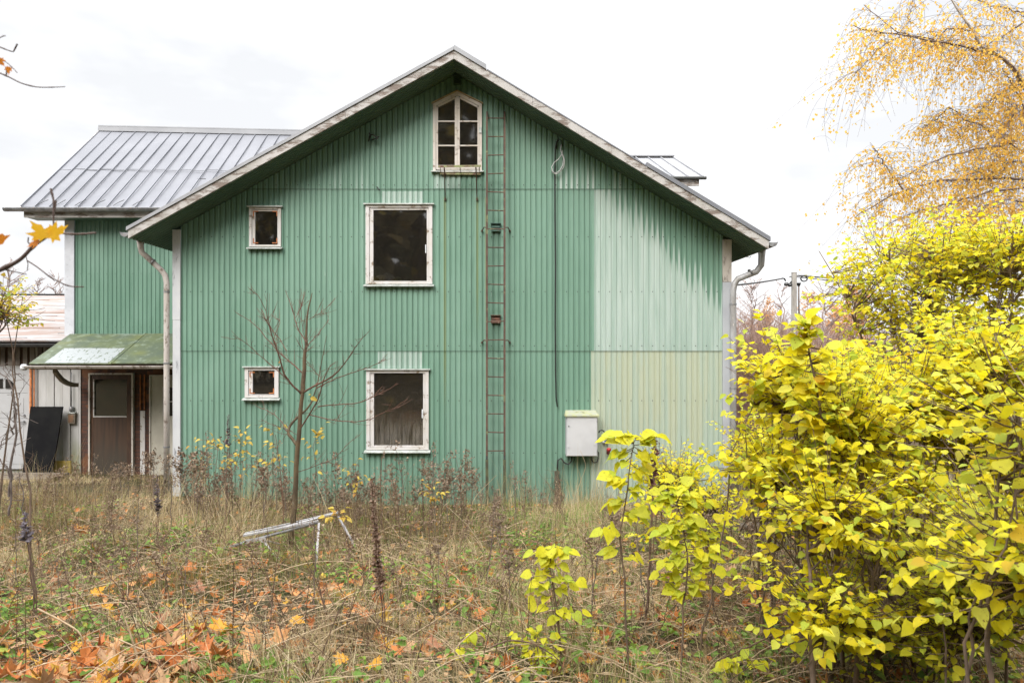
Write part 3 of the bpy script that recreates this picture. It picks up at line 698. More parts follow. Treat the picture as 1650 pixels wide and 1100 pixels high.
# electric cabinet
def cabinet():
    yb = YW - .025; yf = yb - .22; k = yf / F
    X0, X1, Z0, Z1 = (913 - PX0) * k, (963 - PX0) * k, EYE - (735 - PY0) * k, EYE - (671 - PY0) * k
    M = noisy('cabinet_grey', (.50, .50, .51, 1), (.44, .44, .45, 1), 3, rough=.5, c3=(.38, .39, .36, 1), lo3=.66, hi3=.8, bs=0)
    ML = noisy('cabinet_lid_algae', (.36, .37, .20, 1), (.34, .35, .29, 1), 9, c3=(.10, .10, .04, 1), lo3=.58, hi3=.66, scale3=7)
    c = thing('electric_cabinet', 'grey metal electric cabinet with mossy lid mounted on the green wall', 'cabinet', ((X0 + X1) / 2, yb, Z0))
    mb = MB(); mb.box(X0, X1, yf + .02, yb, Z0, Z1); mb.build('housing', M, c)
    mb = MB(); mb.box(X0 + .008, X1 - .014, yf, yf + .017, Z0 + .010, Z1 - .012)
    d_ = mb.build('door', M, c)
    for px, py, rr, mt in ((916.5, 686.5, .010, M_BLACK), (916.5, 719.5, .013, M), (958.5, 716, .012, M)):
        mb = MB(); x, z = (px - PX0) * k, EYE - (py - PY0) * k; mb.tube([(x, yf + .002, z), (x, yf - .008, z)], rr, 12); mb.build('lock', mt, d_)
    for py in (678, 727):
        mb = MB(); z = EYE - (py - PY0) * k; mb.tube([(X1 - .006, yf + .008, z - .02), (X1 - .006, yf + .008, z + .02)], .007, 8); mb.build('hinge', M_GUTTER, c)
    mb = MB()
    mb.hull([(X0 - .022, yf - .018, Z1 - .002), (X1 + .022, yf - .018, Z1 - .002), (X1 + .022, yb, Z1 - .002), (X0 - .022, yb, Z1 - .002)],
            [(X0 - .022, yf - .018, Z1 + .022), (X1 + .022, yf - .018, Z1 + .022), (X1 - .005, yb, Z1 + .085), (X0 + .005, yb, Z1 + .085)])
    mb.build('lid', ML, c)
    return c
cabinet()
cab = thing('cabinet_cable', 'black cable looping under the left end of the cabinet down to the ground', 'cable', P(899, 815, YW - .05))
mb = MB(); mb.tube([P(921, 735, YW - .12), P(921, 742, YW - .12), P(916, 748, YW - .13), P(909, 745, YW - .11), P(904, 738, YW - .1), P(899, 741, YW - .09), P(898, 755, YW - .07), P(901, 775, YW - .07), P(902, 790, YW - .07), P(902, 830, YW - .07)], .013, 8)
mb.build('sheath', M_BLACK, cab, smooth=True)
wire_thing('cabinet_cable', 'black cable hooped below the right end of the cabinet', 'cable', [(953, 734, .12), (953.5, 741, .12), (957, 745, .12), (962, 744, .12), (964, 738, .1), (964.5, 728, .06)], .011, M_BLACK)
bd = MB(); bd.box(wx(893), wx(900), YW - .10, YW - .062, -.2, wz(757)); props(bd.build('cable_guard', noisy('dark_mossy_wood', (.05, .055, .035, 1), (.09, .085, .06, 1), 8), None, (wx(897), YW - .08, 0)), 'narrow dark mossy board covering the cable at the wall foot', 'board')
sk = thing('wall_socket', 'small white wall socket with a blue flap right of the cabinet', 'socket', P(975, 708, YW - .05))
ys_ = YW - .10; k = ys_ / F
mb = MB(); mb.box((971.5 - PX0) * k, (979 - PX0) * k, ys_, YW - .02, EYE - (713 - PY0) * k, EYE - (702 - PY0) * k); mb.build('box', M_PLASTIC, sk)
mb = MB(); mb.tube([((975.5 - PX0) * k, ys_ + .002, EYE - (709 - PY0) * k), ((975.5 - PX0) * k, ys_ - .014, EYE - (709 - PY0) * k)], .024, 12); mb.build('flap', noisy('blue_plastic', (.03, .10, .30, 1), (.03, .08, .22, 1), 9, rough=.4), sk)
mb = MB(); mb.tube([P(965, 697, YW - .15), P(966, 694, YW - .15), P(969.5, 692.5, YW - .14), P(973, 694, YW - .12), P(974.7, 702, YW - .08)], .010, 7); mb.build('lead', M_BLACK, sk, smooth=True)
mb = MB(); mb.tube([P(980, 730, YW - .06), P(980, 724, YW - .1), P(982, 724, YW - .15)], .03, 9); props(mb.build('plug', noisy('red_plastic', (.45, .03, .03, 1), (.35, .03, .03, 1), 9, rough=.4), None, P(980, 726, YW - .06), True), 'small red plug hanging on the wall below the socket', 'plug')
# clutter inside the upper window
M_CLOUD = noisy('crumpled_white', (.85, .86, .87, 1), (.6, .62, .64, 1), 18)
def crumple(name, label, px, py, wpx, hpx, mat, seed, Y=YW + .06):
    r = rng(seed); x, _, z = P(px, py, Y); V = []; nx, ny = 10, 7
    rx, rz = wpx / S / 2, hpx / S / 2
    for i in range(ny + 1):
        th = math.pi * i / ny
        for j in range(nx):
            ph = 2 * math.pi * j / nx; q = .65 + .6 * r.random()
            V.append((x + rx * q * math.sin(th) * math.cos(ph), Y + .05 * q * math.sin(th) * math.sin(ph), z + rz * (q * .9) * math.cos(th)))
    Fc = [[i*nx+j, (i+1)*nx+j, (i+1)*nx+(j+1) % nx, i*nx+(j+1) % nx] for i in range(ny) for j in range(nx)]
    mb = MB(); mb.add(V, Fc); return props(mb.build(name, mat, None, (x, Y, z - rz)), label, 'clutter')
crumple('crumpled_bag', 'crumpled whitish plastic heap on the sill inside the large upper window', 622, 447, 28, 14, M_CLOUD, 1)
crumple('crumpled_cloth', 'small yellowish crumpled cloth beside the white heap in the upper window', 642, 450, 12, 8, noisy('yellow_cloth', (.5, .5, .2, 1), (.4, .42, .25, 1), 9), 3)

# ---------------------------------------------------------------- the wing with the standing seam roof
YG = 13.75; SG = F / YG
def gx(px): return (px - PX0) / SG
def gz(py): return EYE - (py - PY0) / SG
wing = thing('house_wing', 'grey roofed green wing with a mossy porch canopy left of the big gable', 'house wing', (-7, YG, 0))
wx0 = gx(122)
mb = MB(); sheet_wall(mb, wx0, -5.21, [(gz(541), gz(340), 0)], lambda x: 9, YG - .02, [])
mb.k = 1
for row in (441, 527):
    z = gz(row); k = math.ceil((wx0 + 20) / PITCH)
    while (k * PITCH - 20) < -5.3:
        x = (k + .4) * PITCH - 20
        if k % 2: mb.hull([(x + .006*math.cos(t), YG - .019, z + .006*math.sin(t)) for t in (0, 1.6, 3.1, 4.7)][::-1], [(x + .004*math.cos(t), YG - .028, z + .004*math.sin(t)) for t in (0, 1.6, 3.1, 4.7)][::-1])
        k += 1
mb.build('upper_wall', [M_GREEN2, M_SCREW], wing)
mb = MB(); mb.box(gx(107), wx0, YG - .06, YG + .1, gz(541), gz(345)); mb.build('corner_board', noisy('pale_corner', (.50, .51, .54, 1), (.42, .43, .46, 1), 3, c3=(.3, .3, .32, 1), lo3=.6), wing)
mb = MB(); mb.prism([(gx(109), 2.6), (gx(112), 2.6), (gx(112), 5.2), (gx(109), 5.2)], YG + .12, 18.4); mb.build('side_wall', M_GREEN2, wing)
# roof: front and back slopes
Xv, ye, ze, yr, zr = -9.25, 13.3, 5.27, 16.0, 7.66; Xe = -1.0
def wz_r(x): return zr - .08 * (x - Xv) / 5.0 - .02
mb = MB()
def quadslab(mb, a, b_, c, d_, t):
    up = (Vector(b_) - Vector(a)).cross(Vector(d_) - Vector(a)).normalized() * t
    mb.hull([a, b_, c, d_], [tuple(Vector(q) + up) for q in (a, b_, c, d_)])
quadslab(mb, (Xv, ye, ze), (Xe, ye, ze - .06), (Xe, yr + .1, wz_r(Xe)), (Xv, yr, zr), .035)
quadslab(mb, (Xe, yr + .1, wz_r(Xe)), (Xe, 18.8, ze), (Xv, 18.8, ze), (Xv, yr, zr), .035)
n = 29
for i in range(n):
    x = Xv + .012 + i * .2785
    if x > Xe: break
    f = (x - Xv) / (Xe - Xv); a = Vector((x, ye - .01, ze - .06 * f)); b_ = Vector((x, yr + .1 * f, wz_r(x))); up = Vector((0, -.66, .75)) * .05
    mb.beam(a + up, b_ + up, .012, .024)
rt = .44
for i in range(n):     # cross lap, a little uneven from tray to tray
    x = Xv + .012 + i * .2785; x1 = min(x + .2785, Xe)
    if x1 - x < .05: break
    t = rt + (.006 if i % 2 else -.006); f = (x - Xv) / (Xe - Xv)
    p = lambda xx: Vector((xx, ye + (yr - ye) * t, ze + (wz_r(xx) - ze) * t)) + Vector((0, -.66, .75)) * .038
    mb.beam(p(x), p(x1), .018, .006)
wr = mb.build('roof', M_ROOF, wing)
mb = MB(); mb.beam((Xv - .01, yr - .02, zr + .07), (Xe, yr + .08, wz_r(Xe) + .07), .22, .025); mb.beam((Xv - .01, yr - .13, zr + .0), (Xe, yr - .03, wz_r(Xe) - .0), .02, .10); mb.build('ridge_cap', M_ROOFL, wr)
mb = MB(); mb.beam((Xv - .012, ye, ze - .02), (Xv - .012, yr, zr - .02), .025, .13, (1, 0, 0)); mb.build('verge_board', M_FASCIA, wr)
vx, vy, vz = P(327, 296, 14.3); mb = MB(); mb.box(vx - .07, vx + .07, vy - .05, vy + .12, vz - .25, vz + .07); mb.box(vx - .085, vx + .085, vy - .065, vy + .135, vz + .072, vz + .09); mb.build('roof_vent', M_BLACK, wr)
r_ = rng(9)
for i in range(6):
    px = 60 + i * 31; x = (px - PX0) * ye / F; mb = MB(); q = r_.random() * .06
    mb.tube([(x, ye - .03, ze + .05), (x + .03, ye + .06, ze + .12), (x + .10 + q, ye + .10, ze + .19)], .006, 5); mb.build('gutter_strap', M_SCREW, wr)
gutter(ye - .05, ze - .01, Xv - .30, -5.0, .062, 'gutter', wing, 'x')
mb = MB(); mb.box(Xv + .02, -5.3, ye + .03, ye + .06, ze - .17, ze - .03); mb.build('fascia', M_FASCIA, wing)
mb = MB(); mb.box(Xv + .03, -5.3, ye + .07, YG - .03, ze - .16, ze - .14); mb.build('soffit', M_SOFFIT, wing)
# ground floor wall under the canopy: dark brick, two doors
def mat_brick():
    m = NT('dark_brick'); v = m.world((1, 1, 1)); g = m.n('Mapping', {'Vector': v, 'Rotation': (R(90), 0, 0)}).outputs[0]
    b_ = m.n('TexBrick', {'Vector': g, 'Color1': (.105, .042, .026, 1), 'Color2': (.06, .028, .02, 1), 'Mortar': (.035, .03, .027, 1), 'Scale': 1.0, 'Mortar Size': .007, 'Brick Width': .24, 'Row Height': .075})
    pk = m.smooth(m.noise(m.world((1.5, 1, 1.2)), 2.5, 4), .55, .62)
    col = m.mix(m.math('MULTIPLY', pk, .6), b_.outputs[0], (.20, .08, .03, 1))
    return m.finish(col, .85, 0, b_.outputs[1], -.4, .01)
mb = MB(); mb.box(gx(127), -5.25, YG + .06, YG + .2, -.2, 2.85); mb.build('brick_wall', mat_brick(), wing)
M_DKWOOD = noisy('dark_brown_wood', (.085, .042, .022, 1), (.05, .026, .016, 1), 5, (4, 4, .7), rough=.6)
def mat_ply():
    m = NT('weathered_veneer'); v = m.world((18, 1, .9)); z = m.n('SeparateXYZ', {0: m.n('NewGeometry').outputs['Position']}).outputs[2]
    col = m.mix(m.smooth(m.noise(v, 1.0, 5), .3, .7), (.072, .036, .018, 1), (.036, .02, .012, 1))
    wet = m.smooth(m.math('ADD', z, m.math('MULTIPLY', m.noise(m.world((5, 1, 1)), 1.0, 4), .8)), 1.25, .55)
    col = m.mix(m.math('MULTIPLY', wet, .75), col, (.045, .038, .027, 1))
    return m.finish(col, .65, 0, m.noise(v, 1), .2, .004)
dx0, dx1, dz0, dz1 = gx(142), gx(214), gz(768), gz(601)
mb = MB(); fw = .045
mb.box(dx0, dx0 + .03, YG - .0, YG + .1, dz0, dz1); mb.box(dx1 - .03, dx1, YG - .0, YG + .1, dz0, dz1); mb.box(dx0 + .03, dx1 - .03, YG - .0, YG + .1, dz1 - .03, dz1)
fr = mb.build('door', M_WINWHITE2, wing); fr['label'] = 'brown wooden door with a big upper pane'
mb = MB(); a0, a1, az = dx0 + .034, dx1 - .034, dz1 - .034; g0, g1, gz0, gz1 = gx(149), gx(203), gz(670), gz(611)
mb.box(a0, g0, YG + .03, YG + .085, dz0, az); mb.box(g1, a1, YG + .03, YG + .085, dz0, az); mb.box(g0, g1, YG + .031, YG + .085, gz1, az); mb.build('door_frame', M_DKWOOD, fr)
mb = MB(); mb.box(g0, g1, YG + .033, YG + .085, dz0, gz0 - .03); mb.build('door_leaf', mat_ply(), fr)
mb = MB(); mb.box(g0, g1, YG + .022, YG + .03, gz0 - .026, gz0 - .002); mb.box(g0, g0 + .018, YG + .022, YG + .05, gz0, gz1); mb.build('glazing_bead', M_WINWHITE, fr)
mb = MB(); mb.box(g0, g1, YG + .055, YG + .058, gz0, gz1); mb.build('pane', mat_glass('door_glass', .02, 0, .06), fr)
mb = MB(); mb.box(g0, g1, YG + .075, YG + .08, gz0, gz1); mb.build('curtain', noisy('dark_curtain', (.03, .032, .02, 1), (.02, .02, .014, 1), 3), fr)
wd0, wd1 = gx(241), -5.27
mb = MB(); mb.box(wd0, wd0 + .025, YG - .02, YG + .058, dz0, gz(604)); mb.box(wd0 + .025, wd1, YG - .02, YG + .058, gz(604) - .025, gz(604)); fr = mb.build('door', M_WINWHITE2, wing); fr['label'] = 'cream door with a small four pane light'
M_CREAM = noisy('cream_door', (.47, .44, .37, 1), (.40, .37, .31, 1), 3, c3=(.3, .27, .2, 1), lo3=.62)
cz0, cz1 = gz(670), gz(624)
mb = MB(); mb.box(wd0 + .03, gx(262), YG + .0, YG + .055, dz0, gz(604) - .03); mb.box(gx(262), wd1, YG + .0, YG + .055, dz0, cz0); mb.box(gx(262), wd1, YG + .0, YG + .055, cz1, gz(604) - .03); mb.build('door_leaf', M_CREAM, fr)
mb = MB(); mb.box(gx(262) + .004, gx(262) + .02, YG - .006, YG + .05, cz0, cz1); mb.box(gx(262) + .02, wd1, YG - .006, YG + .05, (cz0 + cz1) / 2 - .012, (cz0 + cz1) / 2 + .012); mb.build('glazing_bar', M_WINWHITE, fr)
mb = MB(); mb.box(gx(262), wd1, YG + .03, YG + .034, cz0, cz1); mb.build('pane', noisy('black_pane', (.01, .011, .011, 1), (.015, .015, .015, 1), 3, rough=.08, spec=.6), fr)
for py in (650, 735):
    mb = MB(); mb.tube([(wd0 + .028, YG - .008, gz(py) - .05), (wd0 + .028, YG - .008, gz(py) + .05)], .009, 8); mb.build('hinge', M_GUTTER, fr)
mb = MB(); mb.box(gx(224), gx(231.5), YG + .045, YG + .059, gz(768), gz(662)); mb.build('painted_strip', M_WINWHITE, wing)
mb = MB(); mb.box(gx(224), gx(225), YG + .03, YG + .059, gz(660), gz(603)); mb.box(gx(230.5), gx(231.5), YG + .03, YG + .059, gz(660), gz(603)); mb.build('batten', M_RUSTIRON, wing)
# canopy
def mat_canopy():
    m = NT('mossy_canopy_sheet'); v = m.world((1.3, 1.3, 2.5))
    col = m.mix(m.smooth(m.noise(v, 2.5, 7, .65), .35, .65), (.060, .080, .052, 1), (.085, .105, .045, 1))
    col = m.mix(m.math('MULTIPLY', m.smooth(m.noise(v, 5, 5, .6), .5, .7), .7), col, (.19, .235, .20, 1))
    col = m.mix(m.math('MULTIPLY', m.smooth(m.noise(v, 1.0, 3), .55, .7), .5), col, (.13, .14, .035, 1))
    return m.finish(col, .62, 0, m.noise(v, 20), .3, .006)
can_l, can_r = -8.54, -5.36; cy0, cz_0, cy1, cz_1 = 13.68, 2.82, 12.47, 2.25
def cp(x, t, h=0.0): return (x, cy0 + (cy1 - cy0) * t, cz_0 + (cz_1 - cz_0) * t + h)
MC = mat_canopy(); cuts = [can_l, -7.03, -5.93, can_r]; cn = None
mb = MB()
for i in range(3):
    a, b_ = cuts[i] + (.004 if i else 0), cuts[i+1] - .004; h = .008 * (i % 2)
    quadslab(mb, cp(a, 1, h), cp(b_, 1, h), cp(b_, 0, h), cp(a, 0, h), .02)
    if i: mb.beam(cp(cuts[i], 0, .028), cp(cuts[i], 1, .028), .022, .02)
cn = mb.build('canopy', MC, wing)
mb = MB(); quadslab(mb, cp(-8.26, .995, .023), cp(-7.10, .995, .023), cp(-7.10, .52, .023), cp(-8.26, .52, .023), .004)
pm = NT('bare_zinc_patch'); v = pm.world((26, 9, 4)); pc = pm.mix(pm.smooth(pm.noise(v, 1.0, 5, .6), .56, .62), (.27, .29, .295, 1), (.09, .11, .07, 1)); mb.build('patch_sheet', pm.finish(pc, .5), cn)
mb = MB(); mb.beam((can_l, cy1 + .06, cz_1 - .05), (can_r, cy1 + .06, cz_1 - .05), .05, .09); mb.beam((can_l + .02, cy1 + .08, cz_1 - .05), (can_l + .02, cy0, cz_0 - .12), .04, .07)
for x in (-7.4, -6.3): mb.beam((x, cy1 + .1, cz_1 - .01), (x, cy0, cz_0 - .07), .05, .07)
mb.build('canopy_frame', M_DKWOOD, wing)
gutter(cy1 - .055, cz_1 - .03, can_l - .06, can_r + .02, .05, 'gutter', wing, 'x', M_PIPEW)
mb = MB(); mb.tube([(can_l - .09, cy1 - .05, cz_1 - .05), (can_l - .02, cy1 - .05, cz_1 - .05)], .055, 12); mb.build('gutter_end', M_PLASTIC, wing, smooth=True)
mb = MB(); pts = []
for t in np.linspace(0, 1, 9): pts.append((-8.45 + .0 * t, cy1 + .2 + 1.0 * t, cz_1 - .10 - .42 * t ** 1.6 + .05 * t))
pts = [P(px, py, Y) for px, py, Y in ((88, 597, 12.7), (93, 604, 12.9), (100, 612, 13.1), (108, 617, 13.3), (117, 620, 13.5), (124, 620, 13.7))]
for a, b_ in zip(pts[:-1], pts[1:]): mb.beam(a, b_, .06, .08)
mb.build('canopy_brace', noisy('grey_beige_paint', (.30, .26, .22, 1), (.20, .17, .14, 1), 5), wing)

# ---------------------------------------------------------------- white shed at the far left
shed = thing('white_shed', 'low white boarded shed with a rusty tin roof at the left edge', 'shed', (-10, YG + .1, 0))
YS = YG + .05
def mat_boards():
    m = NT('white_vertical_boards'); v = m.world((5, 1, 1)); z = m.n('SeparateXYZ', {0: m.n('NewGeometry').outputs['Position']}).outputs[2]
    col = m.mix(m.smooth(m.noise(v, 1.2, 6), .3, .7), (.46, .45, .44, 1), (.36, .35, .33, 1))
    col = m.mix(m.smooth(m.noise(m.world((6, 1, .7)), 1.0, 7, .7), .62, .70), col, (.16, .13, .10, 1))
    al = m.math('MULTIPLY', m.smooth(z, .9, .15), m.smooth(m.noise(m.world((5, 1, 2)), 1.0, 4), .4, .6)); col = m.mix(m.math('MULTIPLY', al, .7), col, (.18, .20, .05, 1))
    return m.finish(col, .75, 0, m.noise(v, 6), .3, .006)
MBd = mat_boards()
mb = MB(); x = gx(46); i = 0
while x < gx(128):
    w_ = .165; mb.box(x, min(x + w_ - .012, gx(128)), YS - (.0 if i % 2 else .012), YS + .04, -.1, gz(555)); x += w_; i += 1
mb.box(-14, gx(128), YS + .045, YS + .08, -.2, gz(548)); 
mb.build('board_wall', MBd, shed)
mb = MB(); x = -13.9; i = 0     # dark boards with gaps over the garage door
while x < gx(112): mb.box(x, x + .085, YS - .035, YS - .005, gz(589), gz(556)); x += .150; i += 1
mb.build('cladding', noisy('brown_grey_boards', (.20, .175, .15, 1), (.10, .08, .065, 1), 5), shed)
mb = MB(); mb.box(-14, gx(45), YS - .004, YS + .04, gz(589), gz(556)); mb.build('backing', M_DKWOOD, shed)
mb = MB()
for px in (49.5, 55): mb.tube([(gx(px), YS - .05, gz(592)), (gx(px), YS - .05, gz(755))], .022 if px < 50 else .012, 8)
mb.build('rusty_pipe', M_RUSTIRON, shed, smooth=True)
# garage door
M_GD = noisy('garage_white', (.42, .42, .425, 1), (.38, .38, .385, 1), 2, rough=.6, bs=0)
gd = None
mb = MB(); top, bot = gz(592), gz(756); hgt = top - bot; yd = YS - .01
for i in range(4):
    z0 = bot + i * hgt / 4 + .003; z1 = bot + (i + 1) * hgt / 4 - .003; mb.box(-13.0, gx(43), yd, yd + .04, z0, z1)
    mb.box(-13.0, gx(36), yd - .006, yd - .001, z0 + .10, z1 - .10)
gd = mb.build('garage_door', M_GD, shed)
mb = MB(); mb.box(gx(43) + .004, gx(46), yd - .01, yd + .04, bot, top + .02); mb.box(-13, gx(43), yd - .008, yd + .04, top + .003, top + .04); mb.build('door_frame', MBd, gd)
for q, (xa, xb) in enumerate(((0, 3), (7, 23))):     # arched fan light
    mb = MB(); za = gz(625.5); zt = gz(610)
    if q: prof = [(gx(xa), za), (gx(xb), za), (gx(xb - 3), za + (zt - za) * .55), (gx(xb - 9), za + (zt - za) * .9), (gx(xa), zt)]
    else: prof = [(gx(-20), za), (gx(3), za), (gx(3), zt), (gx(-20), zt)]
    mb.prism(prof, yd - .012, yd - .007); mb.build('fanlight', M_LINING, gd)
mb = MB(); mb.tube([(gx(37.5), yd - .002, gz(679)), (gx(37.5), yd - .05, gz(679))], .016, 8); mb.tube([(gx(38), yd - .05, gz(679)), (gx(28), yd - .05, gz(679))], .012, 8); mb.tube([(gx(37.5), yd, gz(669)), (gx(37.5), yd - .02, gz(669))], .02, 8); mb.build('handle', M_GUTTER, gd)
def mat_rustroof():
    m = NT('rusty_tin_roof'); v = m.pos((.6, 3, 3)); col = m.mix(m.smooth(m.noise(v, 1.6, 6, .6), .40, .58), (.33, .32, .32, 1), (.26, .185, .155, 1))
    col = m.mix(m.smooth(m.noise(m.pos((1, 5, 5)), 2.0, 5, .6), .58, .66), col, (.42, .40, .40, 1)); return m.finish(col, .6, .1, m.noise(v, 10), .2, .005)
mb = MB(); a, b_ = -14.5, gx(114)
e0 = (a, YS - .35, gz(551) + .03); 
quadslab(mb, (a, YS - .35, 2.68), (b_, YS - .35, 2.68), (b_, 19, 4.02), (a, 19, 4.02), .03)
quadslab(mb, (b_, 19.02, 4.02), (b_, 24, 2.7), (a, 24, 2.7), (a, 19.02, 4.02), .03)
rr = rng(4); y = YS + .3
for k in range(12):
    t = k / 12.0; yy = YS - .2 + (19 - YS + .2) * t
    x = a
    while x < b_ - .4:
        ln = .4 + rr.random() * 1.4; z_ = 2.70 + (yy - YS + .35) / (19 - YS + .35) * 1.34 + .015
        if rr.random() < .65: mb.beam((x, yy, z_), (min(x + ln, b_ - .1), yy + .05, z_ + .012), .02, .02)
        x += ln + rr.random()
sr = mb.build('roof', mat_rustroof(), shed)
mb = MB(); mb.beam((gx(107), 19.0, 4.07), (b_, 19, 4.07), .2, .05); mb.beam((-14.5, 19.0, 4.06), (-9.6, 19, 4.06), .2, .03); mb.build('ridge_cap', M_BLACK, sr)
gutter(YS - .42, 2.63, -14.4, gx(111), .06, 'gutter', shed, 'x', noisy('black_gutter', (.03, .03, .03, 1), (.06, .06, .06, 1), 6))
mb = MB(); mb.box(-14, b_, YS - .34, YS - .06, 2.60, 2.64); mb.build('soffit', M_DKWOOD, shed)
# rest of the far left
bk = MB(); yb0 = 13.38; 
bk.hull([(*P(36, 762, yb0)[:2], P(36, 762, yb0)[2]), P(84, 762, yb0), tuple(np.add(P(84, 762, yb0), (0, .03, 0))), tuple(np.add(P(36, 762, yb0), (0, .03, 0)))],
        [P(49, 655, 13.62), P(101, 655, 13.62), tuple(np.add(P(101, 655, 13.62), (0, .03, 0))), tuple(np.add(P(49, 655, 13.62), (0, .03, 0)))])
props(bk.build('leaning_board', noisy('black_board', (.006, .006, .007, 1), (.011, .011, .011, 1), 3, rough=.8, bs=0, spec=.1), None, P(60, 762, yb0)), 'large black board leaning against the white shed wall', 'board')
mt = thing('meter_box', 'small weathered wooden meter box on the white shed wall', 'box', (gx(116), YS, gz(682)))
mb = MB(); mb.box(gx(110), gx(121), YS - .07, YS - .014, gz(682), gz(666)); mb.build('case', noisy('old_wood', (.28, .24, .19, 1), (.16, .13, .1, 1), 8), mt)
mb = MB(); mb.box(gx(111.5), gx(119.5), YS - .078, YS - .071, gz(680), gz(668)); mb.build('face', noisy('rust_panel', (.20, .11, .06, 1), (.12, .08, .05, 1), 9), mt)
mb = MB(); mb.box(gx(109), gx(122), YS - .085, YS - .014, gz(665.6), gz(664)); mb.build('lid', M_SILL, mt)
mb = MB(); mb.tube([(gx(115), YS - .05, gz(664)), (gx(115), YS - .05, gz(600))], .012, 6); mb.build('conduit', M_GUTTER, mt, smooth=True)
mb = MB(); mb.tube([(gx(115), YS - .05, gz(662)), (gx(115), YS - .05, gz(655))], .04, 10); mb.build('junction', M_GUTTER, mt, smooth=True)
mb = MB(); mb.box(gx(92), gx(119), YS - .16, YS - .12, gz(762), gz(741)); props(mb.build('kick_board', noisy('ochre_board', (.38, .27, .05, 1), (.28, .22, .07, 1), 5), None, (gx(105), YS - .14, 0)), 'low ochre yellow board at the foot of the white shed wall', 'board')
st = thing('wooden_step', 'low weathered wooden step in front of the garage door', 'step', (-9.4, 13.1, 0))
M_OLD = noisy('old_grey_plank', (.22, .18, .14, 1), (.12, .10, .08, 1), 5, (1, 4, 4))
for i in range(4):
    mb = MB(); y = 12.62 + i * .17; mb.box(-12.0, -8.28 - .03 * (i % 2), y, y + .155, .10, .135); mb.build('plank', M_OLD, st)
for x in (-11.8, -10.2, -8.4):
    mb = MB(); mb.box(x, x + .06, 12.66, 13.25, -.15, .096); mb.build('bearer', M_OLD, st)
# ================================================================ ground and vegetation
def mat_soil():
    m = NT('autumn_soil'); v = m.world()
    col = m.mix(m.smooth(m.noise(v, 1.6, 5), .4, .62), (.050, .038, .020, 1), (.040, .048, .020, 1))
    col = m.mix(m.smooth(m.noise(v, 7, 6, .65), .5, .66), col, (.15, .085, .04, 1))
    col = m.mix(m.smooth(m.noise(v, 23, 5, .65), .55, .68), col, (.20, .15, .085, 1))
    return m.finish(col, .95, 0, m.noise(v, 30, 6, .7), .8, .03, .2)
xs = np.concatenate([np.linspace(-400, -16, 18), np.linspace(-15, 15, 151), np.linspace(16, 400, 18)])
ys = np.concatenate([np.linspace(-120, -6, 10), np.linspace(-5, 20, 126), np.linspace(21, 60, 14), np.linspace(70, 800, 12)])
gx_, gy_ = np.meshgrid(xs, ys); gzz = ground_z(gx_, gy_)
V = np.stack([gx_, gy_, gzz], -1).reshape(-1, 3); nx = len(xs); ny = len(ys)
i = np.arange(ny - 1)[:, None] * nx; k = np.arange(nx - 1)[None, :]
q = np.stack([i + k, i + k + 1, i + k + 1 + nx, i + k + nx], -1).reshape(-1, 4)
props(link_mesh('ground', V, q.ravel(), np.arange(len(q)) * 4, mat_soil(), smooth=True), kind='structure')

# ---- leaf materials: colour varies from leaf to leaf
def mat_leaf(name, stops, trans=.35, rough=.55, spots=None, spec=.25):
    m = NT(name); g = m.n('NewGeometry'); r = g.outputs['Random Per Island']
    col = m.ramp(r, stops)
    col = m.mix(m.math('MULTIPLY', m.smooth(m.noise(g.outputs['Position'], 45, 3), .35, .75), .25), col, tuple(q * .6 for q in stops[len(stops)//2][1][:3]) + (1,))
    if spots: col = m.mix(m.math('MULTIPLY', m.smooth(m.noise(g.outputs['Position'], 60, 4, .7), .60, .67), .8), col, spots)
    return m.finish(col, rough, 0, None, spec=spec, trans=trans)
ML_YEL = mat_leaf('yellow_leaf', [(0, (.66, .50, .02, 1)), (.14, (.80, .66, .012, 1)), (.45, (.84, .75, .02, 1)), (.70, (.80, .78, .12, 1)), (.86, (.56, .62, .05, 1)), (.96, (.40, .50, .06, 1)), (1, (.72, .40, .02, 1))], .5, spots=(.20, .09, .02, 1))
ML_LIME = mat_leaf('lime_yellow_leaf', [(0, (.80, .72, .03, 1)), (.5, (.74, .72, .06, 1)), (.85, (.52, .62, .07, 1)), (1, (.80, .64, .03, 1))], .5, spots=(.22, .12, .03, 1))
ML_LOW = mat_leaf('greenish_yellow_leaf', [(0, (.54, .52, .03, 1)), (.5, (.62, .54, .04, 1)), (1, (.32, .40, .05, 1))], .4)
ML_BIRCH = mat_leaf('golden_birch_leaf', [(0, (.92, .58, .11, 1)), (.5, (.94, .68, .16, 1)), (1, (.88, .50, .08, 1))], .75)
ML_PALE = mat_leaf('pale_yellow_leaf', [(0, (.62, .50, .10, 1)), (.6, (.58, .42, .08, 1)), (1, (.45, .22, .06, 1))], .4)
ML_LITTER = mat_leaf('fallen_leaf', [(0, (.42, .13, .04, 1)), (.25, (.54, .19, .05, 1)), (.45, (.62, .32, .13, 1)), (.62, (.50, .32, .18, 1)), (.78, (.24, .10, .05, 1)), (.90, (.60, .30, .03, 1)), (1, (.66, .46, .08, 1))], .15, .7, spots=(.14, .06, .03, 1))
ML_GREEN = mat_leaf('green_herb', [(0, (.10, .20, .03, 1)), (.5, (.16, .27, .05, 1)), (.85, (.24, .34, .06, 1)), (1, (.36, .38, .05, 1))], .3)
ML_GRASS = mat_leaf('grass_blade', [(0, (.09, .155, .03, 1)), (.4, (.15, .21, .045, 1)), (.7, (.24, .25, .07, 1)), (1, (.34, .28, .11, 1))], .25)
